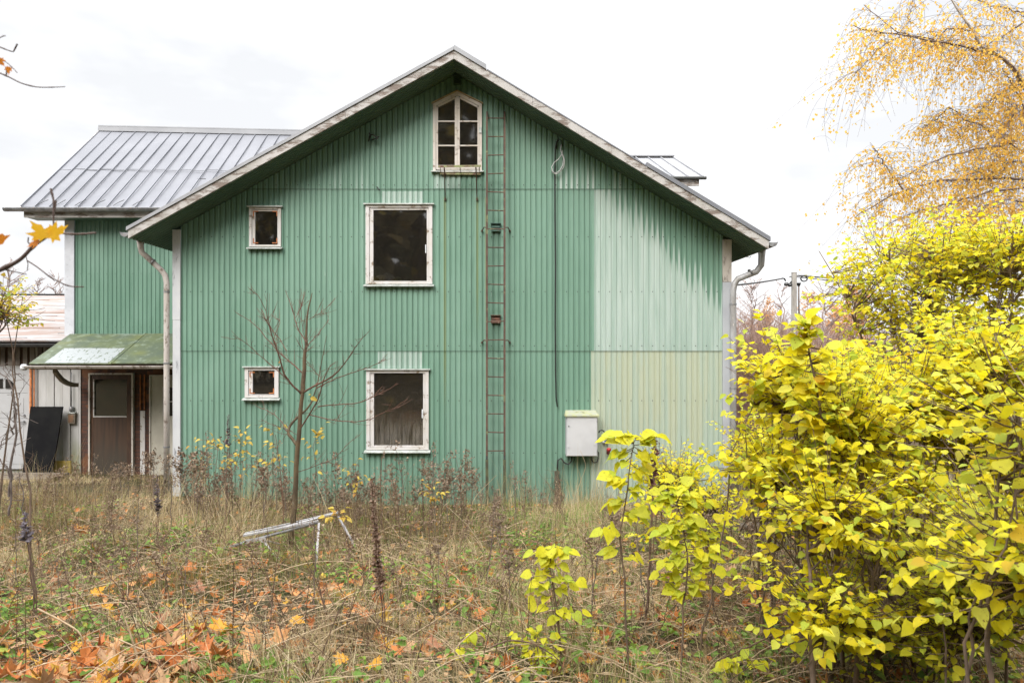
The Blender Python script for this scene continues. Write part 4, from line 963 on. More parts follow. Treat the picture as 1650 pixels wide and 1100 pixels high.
ML_STRAW = mat_leaf('dry_straw', [(0, (.46, .36, .20, 1)), (.3, (.36, .27, .13, 1)), (.6, (.26, .17, .08, 1)), (.8, (.60, .50, .33, 1)), (.92, (.30, .27, .08, 1)), (1, (.13, .075, .05, 1))], .15)
M_BARK = noisy('grey_brown_bark', (.17, .12, .085, 1), (.09, .065, .05, 1), 18, (1, 1, .4), rough=.9, c3=(.27, .25, .20, 1), lo3=.6, hi3=.7)
M_TWIG = noisy('red_brown_twig', (.15, .075, .05, 1), (.10, .05, .035, 1), 20, rough=.8)
M_BUSHTWIG = noisy('bush_twig', (.20, .14, .10, 1), (.115, .08, .058, 1), 14, rough=.85)
M_TREEBARK = noisy('olive_brown_bark', (.12, .085, .045, 1), (.07, .05, .03, 1), 16, (1, 1, .5), rough=.85, c3=(.2, .19, .14, 1), lo3=.6, hi3=.7)
M_WEED = noisy('dead_weed', (.17, .105, .07, 1), (.10, .062, .045, 1), 20, rough=.9)
M_WEEDG = noisy('grey_dead_weed', (.19, .155, .14, 1), (.12, .095, .085, 1), 20, rough=.9)
M_STALK = noisy('pale_stalk', (.50, .38, .24, 1), (.36, .26, .16, 1), 12, rough=.8)
M_BIRCHW = noisy('pale_birch_limb', (.50, .47, .43, 1), (.40, .36, .32, 1), 4, rough=.8, c3=(.1, .08, .07, 1), lo3=.62, hi3=.68)
M_DARKTWIG = noisy('dark_birch_twig', (.17, .125, .11, 1), (.115, .08, .07, 1), 14, rough=.8)

# leaf templates: x across, y along, z up
def leaf_t(wd, fold=.12, curl=.18, heart=.10):
    t = [0, .10, .30, .55, .80, 1.0]; w_ = [0, .34, .49, .43, .20, 0]; V = []; 
    for a in t: V.append((0, a, -curl * a * a))
    for s_ in (-1, 1):
        for a, b_ in zip(t[1:5], w_[1:5]): V.append((s_ * b_ * wd, a - (heart if a < .2 else 0), fold * b_ * 2 - curl * a * a))
    Fc = []
    for o_, s_ in ((6, -1), (10, 1)):
        f = [[0, 1, o_], [1, 2, o_ + 1, o_], [2, 3, o_ + 2, o_ + 1], [3, 4, o_ + 3, o_ + 2], [4, 5, o_ + 3]]
        Fc += [g[::-1] if s_ > 0 else g for g in f]
    return V, Fc
LEAF = leaf_t(.9); LEAFN = leaf_t(.55, .10, .25, 0)
LEAFS = ([(0, 0, 0), (-.42, .42, .06), (.42, .42, .06), (0, 1, -.12), (0, .45, 0)], [[0, 4, 1], [0, 2, 4], [1, 4, 3], [4, 2, 3]])
_h = [(0, 0), (.26, -.10), (.22, .03), (.56, .08), (.40, .22), (.60, .50), (.38, .46), (.20, .44), (.24, .68), (.10, .78), (0, 1.05)]
def maple_t(r, curl):
    out_ = _h + [(-x, y) for x, y in _h[-2:0:-1]]
    V = [(0, .32, 0)] + [(x, y, curl * ((x * x + (y - .3) ** 2) * 1.1) + (r.random() - .5) * .16) for x, y in out_]
    n = len(out_); return V, [[0, 1 + i, 1 + (i + 1) % n] for i in range(n)]
def norm(a): return a / (np.linalg.norm(a, axis=-1, keepdims=True) + 1e-9)
def leaves(name, T, pos, Y, N, S, mats, parent):
    pos = np.asarray(pos, float); Y = norm(np.asarray(Y, float)); N = np.asarray(N, float)
    X = norm(np.cross(Y, N)); Z = np.cross(X, Y)
    return tile(name, T[0], T[1], pos, X, Y, Z, S, mats, parent, vary=.55, smooth=len(T[0]) > 8)
def bez(a, b, c, n=6):
    t = np.linspace(0, 1, n)[:, None]; return (1 - t) ** 2 * a + 2 * t * (1 - t) * b + t * t * c

# ---------------------------------------------------------------- leafy shrubs
def shrub(name, label, cat, base, crowns, leaf, rs, leafmat=None, nstem=6, stem_r=.011, bare=.2, group=None, pairs=(4, 8), tw=(.18, .42), T=LEAF, bark=None, fill=.35):
    """crowns: (centre, radii, number of leafy twigs); twigs reach for points spread through each crown"""
    r = rng(rs); base = np.array(base, float); base[2] = float(ground_z(base[0], base[1])) - .03
    leaf *= .70; root = thing(name, label, cat, tuple(base), group)
    stems = []; paths = []; twigs = []
    allc = [np.array(c[0]) for c in crowns]
    nstem = int(nstem * 1.6)
    for s_ in range(nstem):
        c, rad, _ = crowns[s_ % len(crowns)]; c = np.array(c); rad = np.array(rad)
        tip = c + rad * np.array([r.uniform(-.75, .75), r.uniform(-.75, .75), r.uniform(.1, .85)])
        b0 = base + np.array([r.normal(0, .2), r.normal(0, .2), 0]); b0[2] = float(ground_z(b0[0], b0[1])) - .03
        mid = b0 * .55 + tip * .45; mid[2] = b0[2] + (tip[2] - b0[2]) * .55; mid[:2] = b0[:2] * .7 + tip[:2] * .3
        pts = bez(b0, mid, tip, 12); pts[1:-1] += r.normal(0, .014, (10, 3)); rad_ = stem_r * r.uniform(.6, 1.1) * np.linspace(1, .22, 12)
        paths.append((pts, rad_)); stems.append(pts)
    SP = np.concatenate([s_[3:] for s_ in stems])
    Lp, Ly, Ln, Ls = [], [], [], []
    for c, rad, n in crowns:
        c = np.array(c); rad = np.maximum(np.array(rad) - .10 - tw[1] * .22, .12); n = int(n * 1.6)
        for k in range(n):
            u = norm(r.normal(0, 1, 3)); rr_ = r.random() ** (fill) ; tgt = c + rad * u * rr_
            if tgt[2] < ground_z(tgt[0], tgt[1]) + .08: continue
            if math.sin(tgt[0] * 7.3 + rs) + math.sin(tgt[1] * 6.1 + tgt[2] * 4.7) + math.sin(tgt[2] * 8.9 + tgt[0] * 3) < -.9: continue
            # attach to a stem point below and nearer the middle
            dd = SP - tgt; cost = np.linalg.norm(dd, axis=1) + np.maximum(dd[:, 2] + .10, 0) * 3
            j = np.argmin(cost + r.uniform(0, .15, len(cost))); a = SP[j]
            mid = (a + tgt) / 2 + np.array([0, 0, -.04]) + r.normal(0, .03, 3)
            pts = bez(a, mid, tgt, 6); ln = np.linalg.norm(tgt - a); paths.append((pts, np.linspace(.0055, .0022, 6) * (1 + ln * .5)))
            outw = norm(u * np.array([1, 1, .3]) + np.array([0, 0, r.uniform(.0, .9)]) + r.normal(0, .35, 3))
            tl = r.uniform(*tw); tip = tgt + outw * tl; mid = tgt + outw * tl * .5 + np.array([0, 0, -.03 - .05 * r.random()])
            tp = bez(tgt, mid, tip, 6); paths.append((tp, np.linspace(.0034, .0014, 6)))
            if r.random() < bare: continue
            np_ = r.integers(*pairs); side = norm(np.cross(outw, np.array([0, 0, 1.0])))
            for q in range(np_):
                t = (q + .6) / np_; p = tp[0] * (1 - t) + tp[-1] * t if False else tp[min(5, int(t * 5.99))] 
                p = tp[int(t * 5)] * (1 - (t * 5 % 1)) + tp[min(5, int(t * 5) + 1)] * (t * 5 % 1)
                for s_ in (-1, 1):
                    if r.random() < .12: continue
                    dvec = side * s_ + outw * r.uniform(.1, .7) + np.array([0, 0, r.uniform(-.75, .05)]) + r.normal(0, .2, 3)
                    Lp.append(p + norm(dvec) * .012); Ly.append(dvec)
                    Ln.append(np.array([0, 0, 1.0]) + r.normal(0, .38, 3)); Ls.append(leaf * (.45 + .8 * r.random() ** 1.3) * (1 - .3 * t * (r.random())))
            dvec = outw + np.array([0, 0, -.5]); Lp.append(tp[-1]); Ly.append(dvec); Ln.append(np.array([0, 0, 1.0]) + r.normal(0, .3, 3)); Ls.append(leaf * .8)
    st = [p for p in paths[:nstem]]; tw_ = paths[nstem:]
    for p in st: tubes_mesh('stem', [p], bark or M_BUSHTWIG, root, n=7)
    tubes_mesh('branchwork', tw_, bark or M_BUSHTWIG, root, n=4)
    if Lp: leaves('foliage', T, Lp, Ly, Ln, Ls, leafmat or ML_YEL, root)
    return root
def C(px, py, Y, rpx, ry, rpy, n):
    x, y, z = P(px, py, Y); return ((x, y, z), (rpx * Y / F, ry, rpy * Y / F), n)
def B(px, Y): return ((px - PX0) * Y / F, Y, 0)
shrub('yellow_shrub', 'tall yellow shrub nearest the right corner of the green house', 'shrub', B(1262, 4.5), [C(1280, 625, 4.5, 62, .35, 100, 110), C(1262, 745, 4.4, 88, .4, 90, 130), C(1270, 880, 4.2, 90, .4, 80, 60)], .098, 11, nstem=7)
shrub('yellow_shrub', 'dense yellow shrub in the middle of the thicket with a thick leaning stem', 'shrub', B(1345, 3.9), [C(1365, 690, 4.1, 85, .4, 95, 150), C(1340, 830, 3.7, 95, .3, 90, 80), C(1340, 980, 3.6, 100, .3, 100, 55)], .088, 12, nstem=7, stem_r=.017)
shrub('yellow_shrub', 'broad yellow shrub right of the middle of the thicket', 'shrub', B(1460, 4.8), [C(1460, 650, 4.9, 105, .5, 90, 200), C(1480, 790, 4.6, 110, .5, 90, 110), C(1470, 920, 4.3, 110, .5, 110, 100)], .09, 13, nstem=8)
shrub('yellow_shrub', 'yellow shrub crowding the right edge below the maple-like bush', 'shrub', B(1590, 4.8), [C(1570, 610, 4.8, 100, .5, 110, 190), C(1580, 770, 4.6, 105, .5, 110, 150), C(1590, 930, 4.0, 100, .4, 140, 130)], .09, 14, nstem=8)
shrub('yellow_shrub', 'large golden bush behind the thicket under the birch', 'shrub', B(1480, 7.4), [C(1435, 450, 7.4, 105, .8, 100, 170), C(1540, 420, 7.6, 80, .8, 75, 150), C(1490, 540, 7.0, 120, .8, 95, 190)], .088, 15, nstem=9, stem_r=.02, tw=(.25, .5))
shrub('yellow_shrub', 'yellow bush behind the thicket at the right edge under the birch', 'shrub', B(1620, 6.6), [C(1610, 430, 6.6, 75, .7, 95, 210), C(1620, 560, 6.4, 80, .7, 80, 120)], .092, 16, nstem=8, stem_r=.018)
shrub('yellow_shrub', 'small leaved yellow shrub spilling past the grey corner board', 'shrub', B(1215, 7.6), [C(1222, 735, 7.6, 52, .6, 85, 150), C(1265, 800, 7.2, 60, .5, 60, 90)], .075, 17, nstem=7)
shrub('yellow_shrub', 'low yellow shrub against the faded sheets right of the cabinet', 'shrub', B(1110, 7.4), [C(1085, 768, 7.4, 62, .5, 26, 95), C(1150, 800, 7.2, 60, .5, 34, 80)], .07, 18, nstem=6, leafmat=ML_YEL)
shrub('yellow_shrub', 'closest yellow shrub with large leaves cut by the right edge', 'shrub', B(1700, 2.1), [C(1690, 690, 2.3, 95, .25, 150, 40), C(1690, 880, 2.2, 95, .25, 170, 40)], .08, 19, nstem=6, stem_r=.014)
shrub('yellow_shrub', 'low greenish shrub beneath the thicket near the bottom right', 'shrub', B(1480, 4.0), [C(1430, 920, 4.2, 125, .45, 95, 110), C(1560, 980, 3.4, 110, .35, 130, 150), C(1420, 1010, 3.8, 130, .3, 90, 90), C(1620, 900, 3.2, 80, .3, 150, 90)], .062, 20, nstem=8, leafmat=ML_LOW, stem_r=.010)
shrub('yellow_shrub', 'low bush of small yellow leaves deep under the thicket', 'shrub', B(1400, 6.4), [C(1330, 800, 6.6, 80, .5, 70, 60), C(1430, 800, 6.2, 80, .5, 70, 70)], .07, 22, nstem=8, leafmat=ML_LOW, stem_r=.012)
shrub('yellow_shrub', 'upright yellow shrub filling the thicket behind the leaning stem', 'shrub', B(1400, 5.8), [C(1400, 610, 5.8, 75, .5, 60, 110), C(1390, 720, 5.6, 90, .5, 80, 90)], .08, 23, nstem=7)

# ---------------------------------------------------------------- single stemmed yellow saplings
def sapling(name, label, stem_px, Y, leaf, spec, rs, mat=None, r0=.0065, group=None, T=LEAF):
    leaf *= .86; spec = spec + [(min(1, t + .04), -dx * .8, dy * .9, max(1, n - 1)) for t, dx, dy, n in spec if n > 1 or len(spec) > 12]
    """stem_px: (px, py) from the ground up; spec: list of (t, dx_px, dy_px, pairs) side shoots"""
    r = rng(rs); b0 = np.array(P(stem_px[0][0], stem_px[0][1], Y)); gz0 = float(ground_z(b0[0], Y))
    pts = [np.array(P(a, b_, Y + (c if c else 0))) for a, b_, *cc in stem_px for c in [cc[0] if cc else 0]]
    pts[0][2] = gz0 - .03; pts = np.array(pts)
    tt = np.linspace(0, 1, len(pts)); tf = np.linspace(0, 1, 16); pts = np.stack([np.interp(tf, tt, pts[:, k]) for k in range(3)], 1); pts[1:-1] += r.normal(0, .004, (14, 3))
    root = thing(name, label, 'sapling', tuple(pts[0]), group)
    tubes_mesh('stem', [(pts, np.linspace(r0, r0 * .3, 16))], M_BUSHTWIG, root, n=6)
    Lp, Ly, Ln, Ls, tw_ = [], [], [], [], []
    for (t, dx, dy, n) in spec:
        a = np.array([np.interp(t, tf, pts[:, k]) for k in range(3)]); k = Y / F
        e = a + np.array([dx * k, r.uniform(-.5, .5) * abs(dx) * k, -dy * k]); mid = (a + e) / 2 + np.array([0, 0, -.15 * np.linalg.norm(e - a)])
        tp = bez(a, mid, e, 7); tw_.append((tp, np.linspace(r0 * .42, .0014, 7))); dirv = norm(e - a); side = norm(np.cross(dirv, [0, 0, 1.0]) + 1e-3)
        for q in range(n):
            f = .35 + .65 * (q + .3) / n; p = tp[min(6, int(f * 6))]
            for s_ in (-1, 1):
                dv = side * s_ + dirv * .5 + np.array([0, 0, r.uniform(-.7, .1)]) + r.normal(0, .22, 3)
                Lp.append(p); Ly.append(dv); Ln.append(np.array([0, -.35, 1.0]) + r.normal(0, .4, 3)); Ls.append(leaf * r.uniform(.6, 1.1))
        Lp.append(tp[-1]); Ly.append(dirv + np.array([0, 0, -.5])); Ln.append(np.array([0, -.3, 1.0]) + r.normal(0, .3, 3)); Ls.append(leaf)
    if tw_: tubes_mesh('shoots', tw_, M_BUSHTWIG, root, n=4)
    leaves('foliage', T, Lp, Ly, Ln, Ls, mat or ML_LIME, root)
    return root
def rspec(rs, n, spread, up=20, pr=(1, 3), t0=.3):
    r = rng(rs); return [(t0 + (1 - t0) * (k + r.random()) / n, r.uniform(-1, 1) * spread, r.uniform(-up, up * .3), int(r.integers(*pr))) for k in range(n)]
sapling('yellow_sapling', 'big leaved yellow sapling standing before the faded lower sheets', [(1014, 1060), (1006, 930), (1000, 860), (1012, 780), (1018, 730), (1025, 705)], 4.0, .105, [(1, -22, -8, 1), (1, 18, -6, 1), (.93, -38, -8, 2), (.9, 35, -15, 2), (.84, -30, 12, 2), (.82, 28, 8, 2), (.74, 20, 14, 1), (.62, -30, -12, 3), (.58, 22, -5, 2), (.55, -15, 8, 2), (.44, -32, 6, 2), (.5, 30, 6, 2), (.3, 24, 5, 1)], 31)
sapling('yellow_sapling', 'leafy yellow sapling right of the big leaved one at the house foot', [(1095, 1080), (1100, 980), (1110, 900), (1095, 830), (1090, 790)], 3.9, .082, rspec(41, 24, 58, 25, (2, 4), .25), 32)
sapling('yellow_sapling', 'short lime yellow sapling alone in the grass right of the middle', [(905, 1060), (900, 1000), (890, 940), (885, 905), (895, 880)], 4.1, .085, rspec(42, 13, 42, 20, (1, 3), .25), 33)
sapling('yellow_sapling', 'thin sapling of sparse yellow leaves behind the two taller ones', [(1150, 1010), (1148, 930), (1140, 870), (1146, 840)], 5.2, .085, rspec(43, 15, 60, 18, (1, 3), .3), 34)
sapling('yellow_sapling', 'yellow sapling left of the thicket edge with layered shoots', [(1050, 940), (1052, 880), (1058, 830), (1062, 800)], 6.0, .075, rspec(44, 16, 58, 18, (1, 4), .3), 35, ML_YEL)
sapling('yellow_sapling', 'tiny lime seedling at the foot of the dead spike', [(735, 1090), (733, 1060), (745, 1030), (752, 1015)], 4.2, .07, rspec(45, 6, 34, 14, (1, 2), .3), 36)
sapling('yellow_sapling', 'small lime seedling at the bottom edge below the short sapling', [(870, 1098), (868, 1062), (862, 1020)], 4.05, .052, rspec(46, 14, 40, 16, (1, 3), .1), 37)
sapling('yellow_sapling', 'low yellow shoot at the bottom edge right of centre', [(1170, 1110), (1180, 1080), (1200, 1062)], 3.95, .07, rspec(47, 8, 45, 14, (1, 3), .2), 38)
sapling('yellow_sapling', 'yellow shoot rising through the thicket with broad leaves on top', [(1360, 1070), (1352, 900), (1330, 700), (1310, 600), (1296, 520)], 3.9, .10, rspec(48, 26, 62, 24, (1, 3), .35), 39, ML_YEL, .012)
sapling('yellow_sapling', 'tall bare legged yellow shoot at the bottom right corner', [(1530, 1110), (1520, 960), (1508, 860)], 3.3, .07, rspec(49, 12, 70, 24, (1, 3), .2), 40, ML_LOW)
# berry-cane like plants with pale leaves in front of the wall
def cane(label, stem_px, Y, rs, n, spread, leaf=.075, t0=.45):
    return sapling('leafy_cane', label, stem_px, Y, leaf, rspec(rs, n, spread, 14, (1, 3), t0), rs, ML_PALE, .0055, None, LEAFN)
cane('pale leaved cane just right of the white corner board', [(338, 840), (345, 780), (352, 720), (330, 708)], 8.6, 61, 7, 30)
cane('pale leaved cane below the small lower window', [(372, 850), (368, 790), (385, 735), (392, 700)], 8.4, 62, 10, 32)
cane('arching cane with yellow leaflets left of the bare tree', [(420, 850), (430, 780), (446, 730), (440, 690)], 8.2, 63, 7, 26)
cane('cane with yellowing leaflets right of the bare tree trunk', [(520, 850), (512, 780), (505, 720), (512, 692)], 8.3, 64, 7, 22)
cane('cane with orange tinged leaflets left of the lower big window', [(570, 840), (572, 790), (562, 750)], 8.5, 65, 8, 26)
cane('low cane with pale leaflets under the lower big window', [(690, 850), (700, 810), (694, 782)], 8.6, 66, 6, 26)
cane('yellow leaflets on a cane lying over the white metal frame', [(520, 900), (535, 850), (546, 826)], 7.0, 67, 5, 24, .085, .8)

# ---------------------------------------------------------------- the bare young tree
def bare_tree():
    Y0 = 7.3; r = rng(77); b0 = np.array(P(464, 900, Y0)); b0[2] = float(ground_z(b0[0], Y0)) - .05
    root = thing('bare_tree', 'slender leafless young tree standing in front of the green wall', 'tree', tuple(b0))
    def pl(q, y0=0, y1=0): 
        n = len(q); return np.array([P(a, b_, Y0 + y0 + (y1 - y0) * k / max(n - 1, 1)) for k, (a, b_) in enumerate(q)])
    mains_k = .72
    def fine(p, n=14, j=.003):
        t = np.linspace(0, 1, len(p)); f = np.linspace(0, 1, n); o = np.stack([np.interp(f, t, p[:, k]) for k in range(3)], 1)
        o[1:-1] = (o[:-2] + o[1:-1] * 2 + o[2:]) / 4; o[1:-1] += r.normal(0, j, (n - 2, 3)); return o
    tr = pl([(464, 898), (472, 850), (476, 800), (478, 745), (481, 700), (486, 650), (488, 630)]); tr[0] = b0
    px = 1100 / Y0
    tubes_mesh('trunk', [(fine(tr, 18), np.interp(np.linspace(0, 1, 18), [0, .15, 1], [.044, .031, .019]))], M_TREEBARK, root, n=10)
    tubes_mesh('branch', [(fine(pl([(488, 632), (490, 590), (493, 550), (495, 505), (503, 472)], 0, .1)), np.linspace(.026, .004, 14))], M_TREEBARK, root, n=7)
    mains = [  # px paths, radius at the base, depth drift
     ([(478, 716), (465, 700), (462, 690), (480, 672), (500, 655), (510, 632), (514, 600), (526, 541)], .026, .3),
     ([(484, 690), (500, 665), (515, 640), (520, 615), (530, 590), (542, 582)], .013, -.3),
     ([(487, 634), (470, 622), (456, 600), (450, 570), (440, 545), (430, 515), (418, 509)], .016, -.4),
     ([(490, 605), (480, 592), (455, 575), (430, 545), (410, 520), (380, 503)], .012, .4),
     ([(486, 636), (460, 608), (430, 582), (400, 555), (375, 540)], .009, -.3),
     ([(493, 550), (480, 530), (473, 505), (460, 468)], .009, .3),
     ([(489, 632), (510, 620), (540, 605), (560, 580), (575, 555), (590, 538)], .015, -.5),
     ([(510, 625), (535, 612), (570, 600), (600, 590), (622, 578)], .009, -.3),
     ([(512, 655), (540, 652), (575, 650), (600, 640), (625, 627), (642, 618)], .009, -.8),
     ([(498, 668), (530, 675), (565, 680), (595, 676), (630, 660), (657, 643)], .009, -.9),
     ([(437, 535), (430, 505), (420, 480), (402, 465)], .006, -.2),
     ([(450, 572), (440, 545), (452, 520), (448, 512)], .005, .2),
     ([(462, 565), (450, 545), (430, 520), (421, 498)], .006, .3),
     ([(493, 560), (505, 545), (520, 530), (530, 515)], .006, .4),
     ([(497, 515), (510, 508), (528, 495), (540, 480)], .004, .3),
     ([(476, 512), (486, 495), (490, 470)], .004, .3),
     ([(463, 695), (455, 680), (440, 665), (415, 655)], .006, .5),
     ([(478, 700), (460, 690), (440, 685), (420, 675)], .004, .5),
     ([(480, 760), (510, 750), (540, 738), (560, 715), (580, 700)], .006, .5),
     ([(488, 625), (493, 560), (486, 520), (485, 465)], .004, -.3),
     ([(518, 610), (500, 590), (490, 575), (485, 540)], .004, .2)]
    tw_ = []
    for q, r0, dy in mains:
        r0 *= mains_k
        p = fine(pl(q, 0, dy)); tubes_mesh('branch', [(p, np.linspace(r0, .0025, 14))], M_TWIG if r0 < .012 else M_TREEBARK, root, n=6)
        L_ = np.linalg.norm(p[-1] - p[0]); n = int(5 + L_ * 9)
        for k in range(n):
            t = r.uniform(.15, .98); a = p[int(t * 13)]; d0 = norm(p[min(13, int(t * 13) + 1)] - p[max(0, int(t * 13) - 1)])
            dv = norm(d0 + r.normal(0, .55, 3) + np.array([0, 0, .15])); ln = r.uniform(.06, .30) * (1.1 - .5 * t)
            e = a + dv * ln; tw_.append((bez(a, (a + e) / 2 + np.array([0, 0, -.02]), e, 5), np.linspace(.0028, .0011, 5)))
            if r.random() < .4:
                a2 = (a + e) / 2; e2 = a2 + norm(dv + r.normal(0, .6, 3)) * ln * .5; tw_.append((bez(a2, (a2 + e2) / 2, e2, 4), np.linspace(.002, .001, 4)))
    tubes_mesh('twigs', tw_, M_TWIG, root, n=4)
    Lp = [P(500, 641, Y0 - .1), P(449, 585, Y0 - .1), P(497, 636, Y0 - .12), P(512, 760, Y0)]
    leaves('last_leaves', LEAFN, Lp, [(1, 0, -.2), (.3, 0, .5), (.8, 0, .2), (1, 0, -.3)], [(0, -1, .6), (0, -1, .3), (0, -.8, .5), (0, -.6, .8)], [.085, .03, .03, .06], ML_PALE, root)
bare_tree()

# ---------------------------------------------------------------- birch at the upper right
def birch():
    r = rng(88); Y0 = 12.0; b0 = np.array([10.9, Y0 + .6, 0]); b0[2] = float(ground_z(b0[0], b0[1]))
    root = thing('birch_tree', 'tall birch with drooping golden foliage at the upper right', 'tree', tuple(b0))
    tk = np.array([b0, (10.9, Y0 + .5, 3), (10.5, Y0 + .3, 6), (10.1, Y0 + .1, 9), (9.9, Y0, 12)])
    t = np.linspace(0, 1, 5); f = np.linspace(0, 1, 20); tk = np.stack([np.interp(f, t, tk[:, k]) for k in range(3)], 1)
    tubes_mesh('trunk', [(tk, np.linspace(.19, .06, 20))], M_BIRCHW, root, n=10)
    limbs = [ # px polylines (py up is smaller), radius, depth at ends, colour, droop count
     ([(1660, 150), (1636, 118), (1622, 95), (1600, 86), (1584, 82), (1555, 30), (1528, -8), (1505, -40)], .052, 0, -.3, 1, 46),
     ([(1660, 160), (1640, 115), (1610, 88), (1578, 80), (1530, 71), (1466, 60), (1400, 52), (1375, 41)], .026, 0, -.8, 0, 60),
     ([(1576, 79), (1545, 75), (1510, 65), (1466, 60), (1430, 43), (1392, 8)], .016, -.3, .4, 0, 34),
     ([(1562, 50), (1530, 44), (1505, 62), (1480, 80)], .014, -.3, .5, 0, 22),
     ([(1450, 59), (1420, 75), (1398, 100), (1378, 118)], .010, -.5, -.9, 0, 22),
     ([(1660, 30), (1610, 62), (1580, 76)], .018, .5, .1, 0, 26),
     ([(1660, 215), (1620, 235), (1570, 240), (1522, 252), (1480, 272), (1450, 290)], .020, .4, -.4, 0, 70),
     ([(1660, 290), (1600, 287), (1545, 290), (1500, 292), (1450, 308), (1400, 335), (1378, 350)], .024, .6, -.6, 0, 80),
     ([(1455, 305), (1425, 265), (1405, 235)], .012, -.3, -.7, 0, 30),
     ([(1660, 300), (1590, 310), (1540, 325), (1480, 340), (1430, 362)], .020, -.4, .6, 0, 60),
     ([(1660, 200), (1640, 150), (1615, 110)], .016, .6, .1, 0, 26),
     ([(1660, 250), (1605, 215), (1570, 200), (1530, 170), (1512, 190), (1490, 205)], .016, .2, .8, 0, 60),
     ([(1650, 20), (1600, 10), (1560, -5)], .014, .3, .6, 0, 26),
     ([(1665, 380), (1620, 360), (1560, 372), (1500, 385), (1440, 400)], .02, .4, .9, 0, 50),
     ([(1478, -30), (1470, 0), (1462, 40)], .008, -.2, -.2, 0, 14),
     ([(1640, 170), (1625, 200), (1600, 260)], .014, .2, -.4, 0, 50),
     ([(1665, 330), (1625, 320), (1585, 335), (1540, 355)], .014, -.5, -.9, 0, 50),
     ([(1665, 120), (1630, 140), (1590, 165), (1555, 210)], .012, .5, .9, 0, 50),
     ([(1660, 260), (1610, 262), (1570, 275), (1530, 300)], .014, .8, 1.1, 0, 60)]
    Lp, Ly, Ln, Ls, tw_ = [], [], [], [], []
    for q, r0, d0, d1, kind, nd in limbs:
        n = len(q); p = np.array([P(a, b_, Y0 + d0 + (d1 - d0) * k / (n - 1)) for k, (a, b_) in enumerate(q)])
        t = np.linspace(0, 1, n); f = np.linspace(0, 1, 18); p = np.stack([np.interp(f, t, p[:, k]) for k in range(3)], 1)
        p[1:-1] = (p[:-2] + p[1:-1] * 2 + p[2:]) / 4; p[1:-1] += r.normal(0, .012, (16, 3))
        tubes_mesh('limb', [(p, np.linspace(r0, .006, 18))], M_BIRCHW if kind else M_DARKTWIG, root, n=7)
        for k in range(int(nd * (1.7 if r0 in (.026, .016, .014, .010, .012, .008) else .95))):
            t_ = r.random() ** .8; a = p[int(t_ * 17)]
            o_ = r.normal(0, 1, 3); o_[2] = abs(o_[2]) * .25 - .05; o_ = norm(o_) * r.uniform(.12, .75)
            ln = r.uniform(.25, 1.35); e = a + o_ * 1.3 + np.array([r.normal(-.05, .3) * ln, r.normal(0, .3) * ln, -ln]); mid = a + o_ * 1.1 + np.array([0, 0, -.05])
            tp = bez(a, mid, e, 9); tw_.append((tp, np.linspace(.0032, .0016, 9)))
            # side twiglets carry leaves too
            for h in range(int(2 + ln * 9)):
                f_ = r.uniform(.15, 1); s_ = tp[int(f_ * 8)]
                s2 = s_ + r.normal(0, 1, 3) * np.array([.10, .10, .05]) + np.array([0, 0, -.06])
                if h % 2 == 0: tw_.append((np.array([s_, (s_ + s2) / 2 + [0, 0, .01], s2]), np.array([.0016, .0014, .001])))
                for g in range(2 if r.random() < .72 else 1):
                    Lp.append(s2 + r.normal(0, .012, 3)); Ly.append(np.array([r.normal(0, .6), r.normal(0, .6), -1.0])); Ln.append(r.normal(0, 1, 3)); Ls.append(.044 * r.uniform(.7, 1.35))
    tubes_mesh('twigs', tw_, M_DARKTWIG, root, n=3)
    leaves('foliage', LEAFS, Lp, Ly, Ln, Ls, ML_BIRCH, root)
    print('birch leaves', len(Lp))
birch()

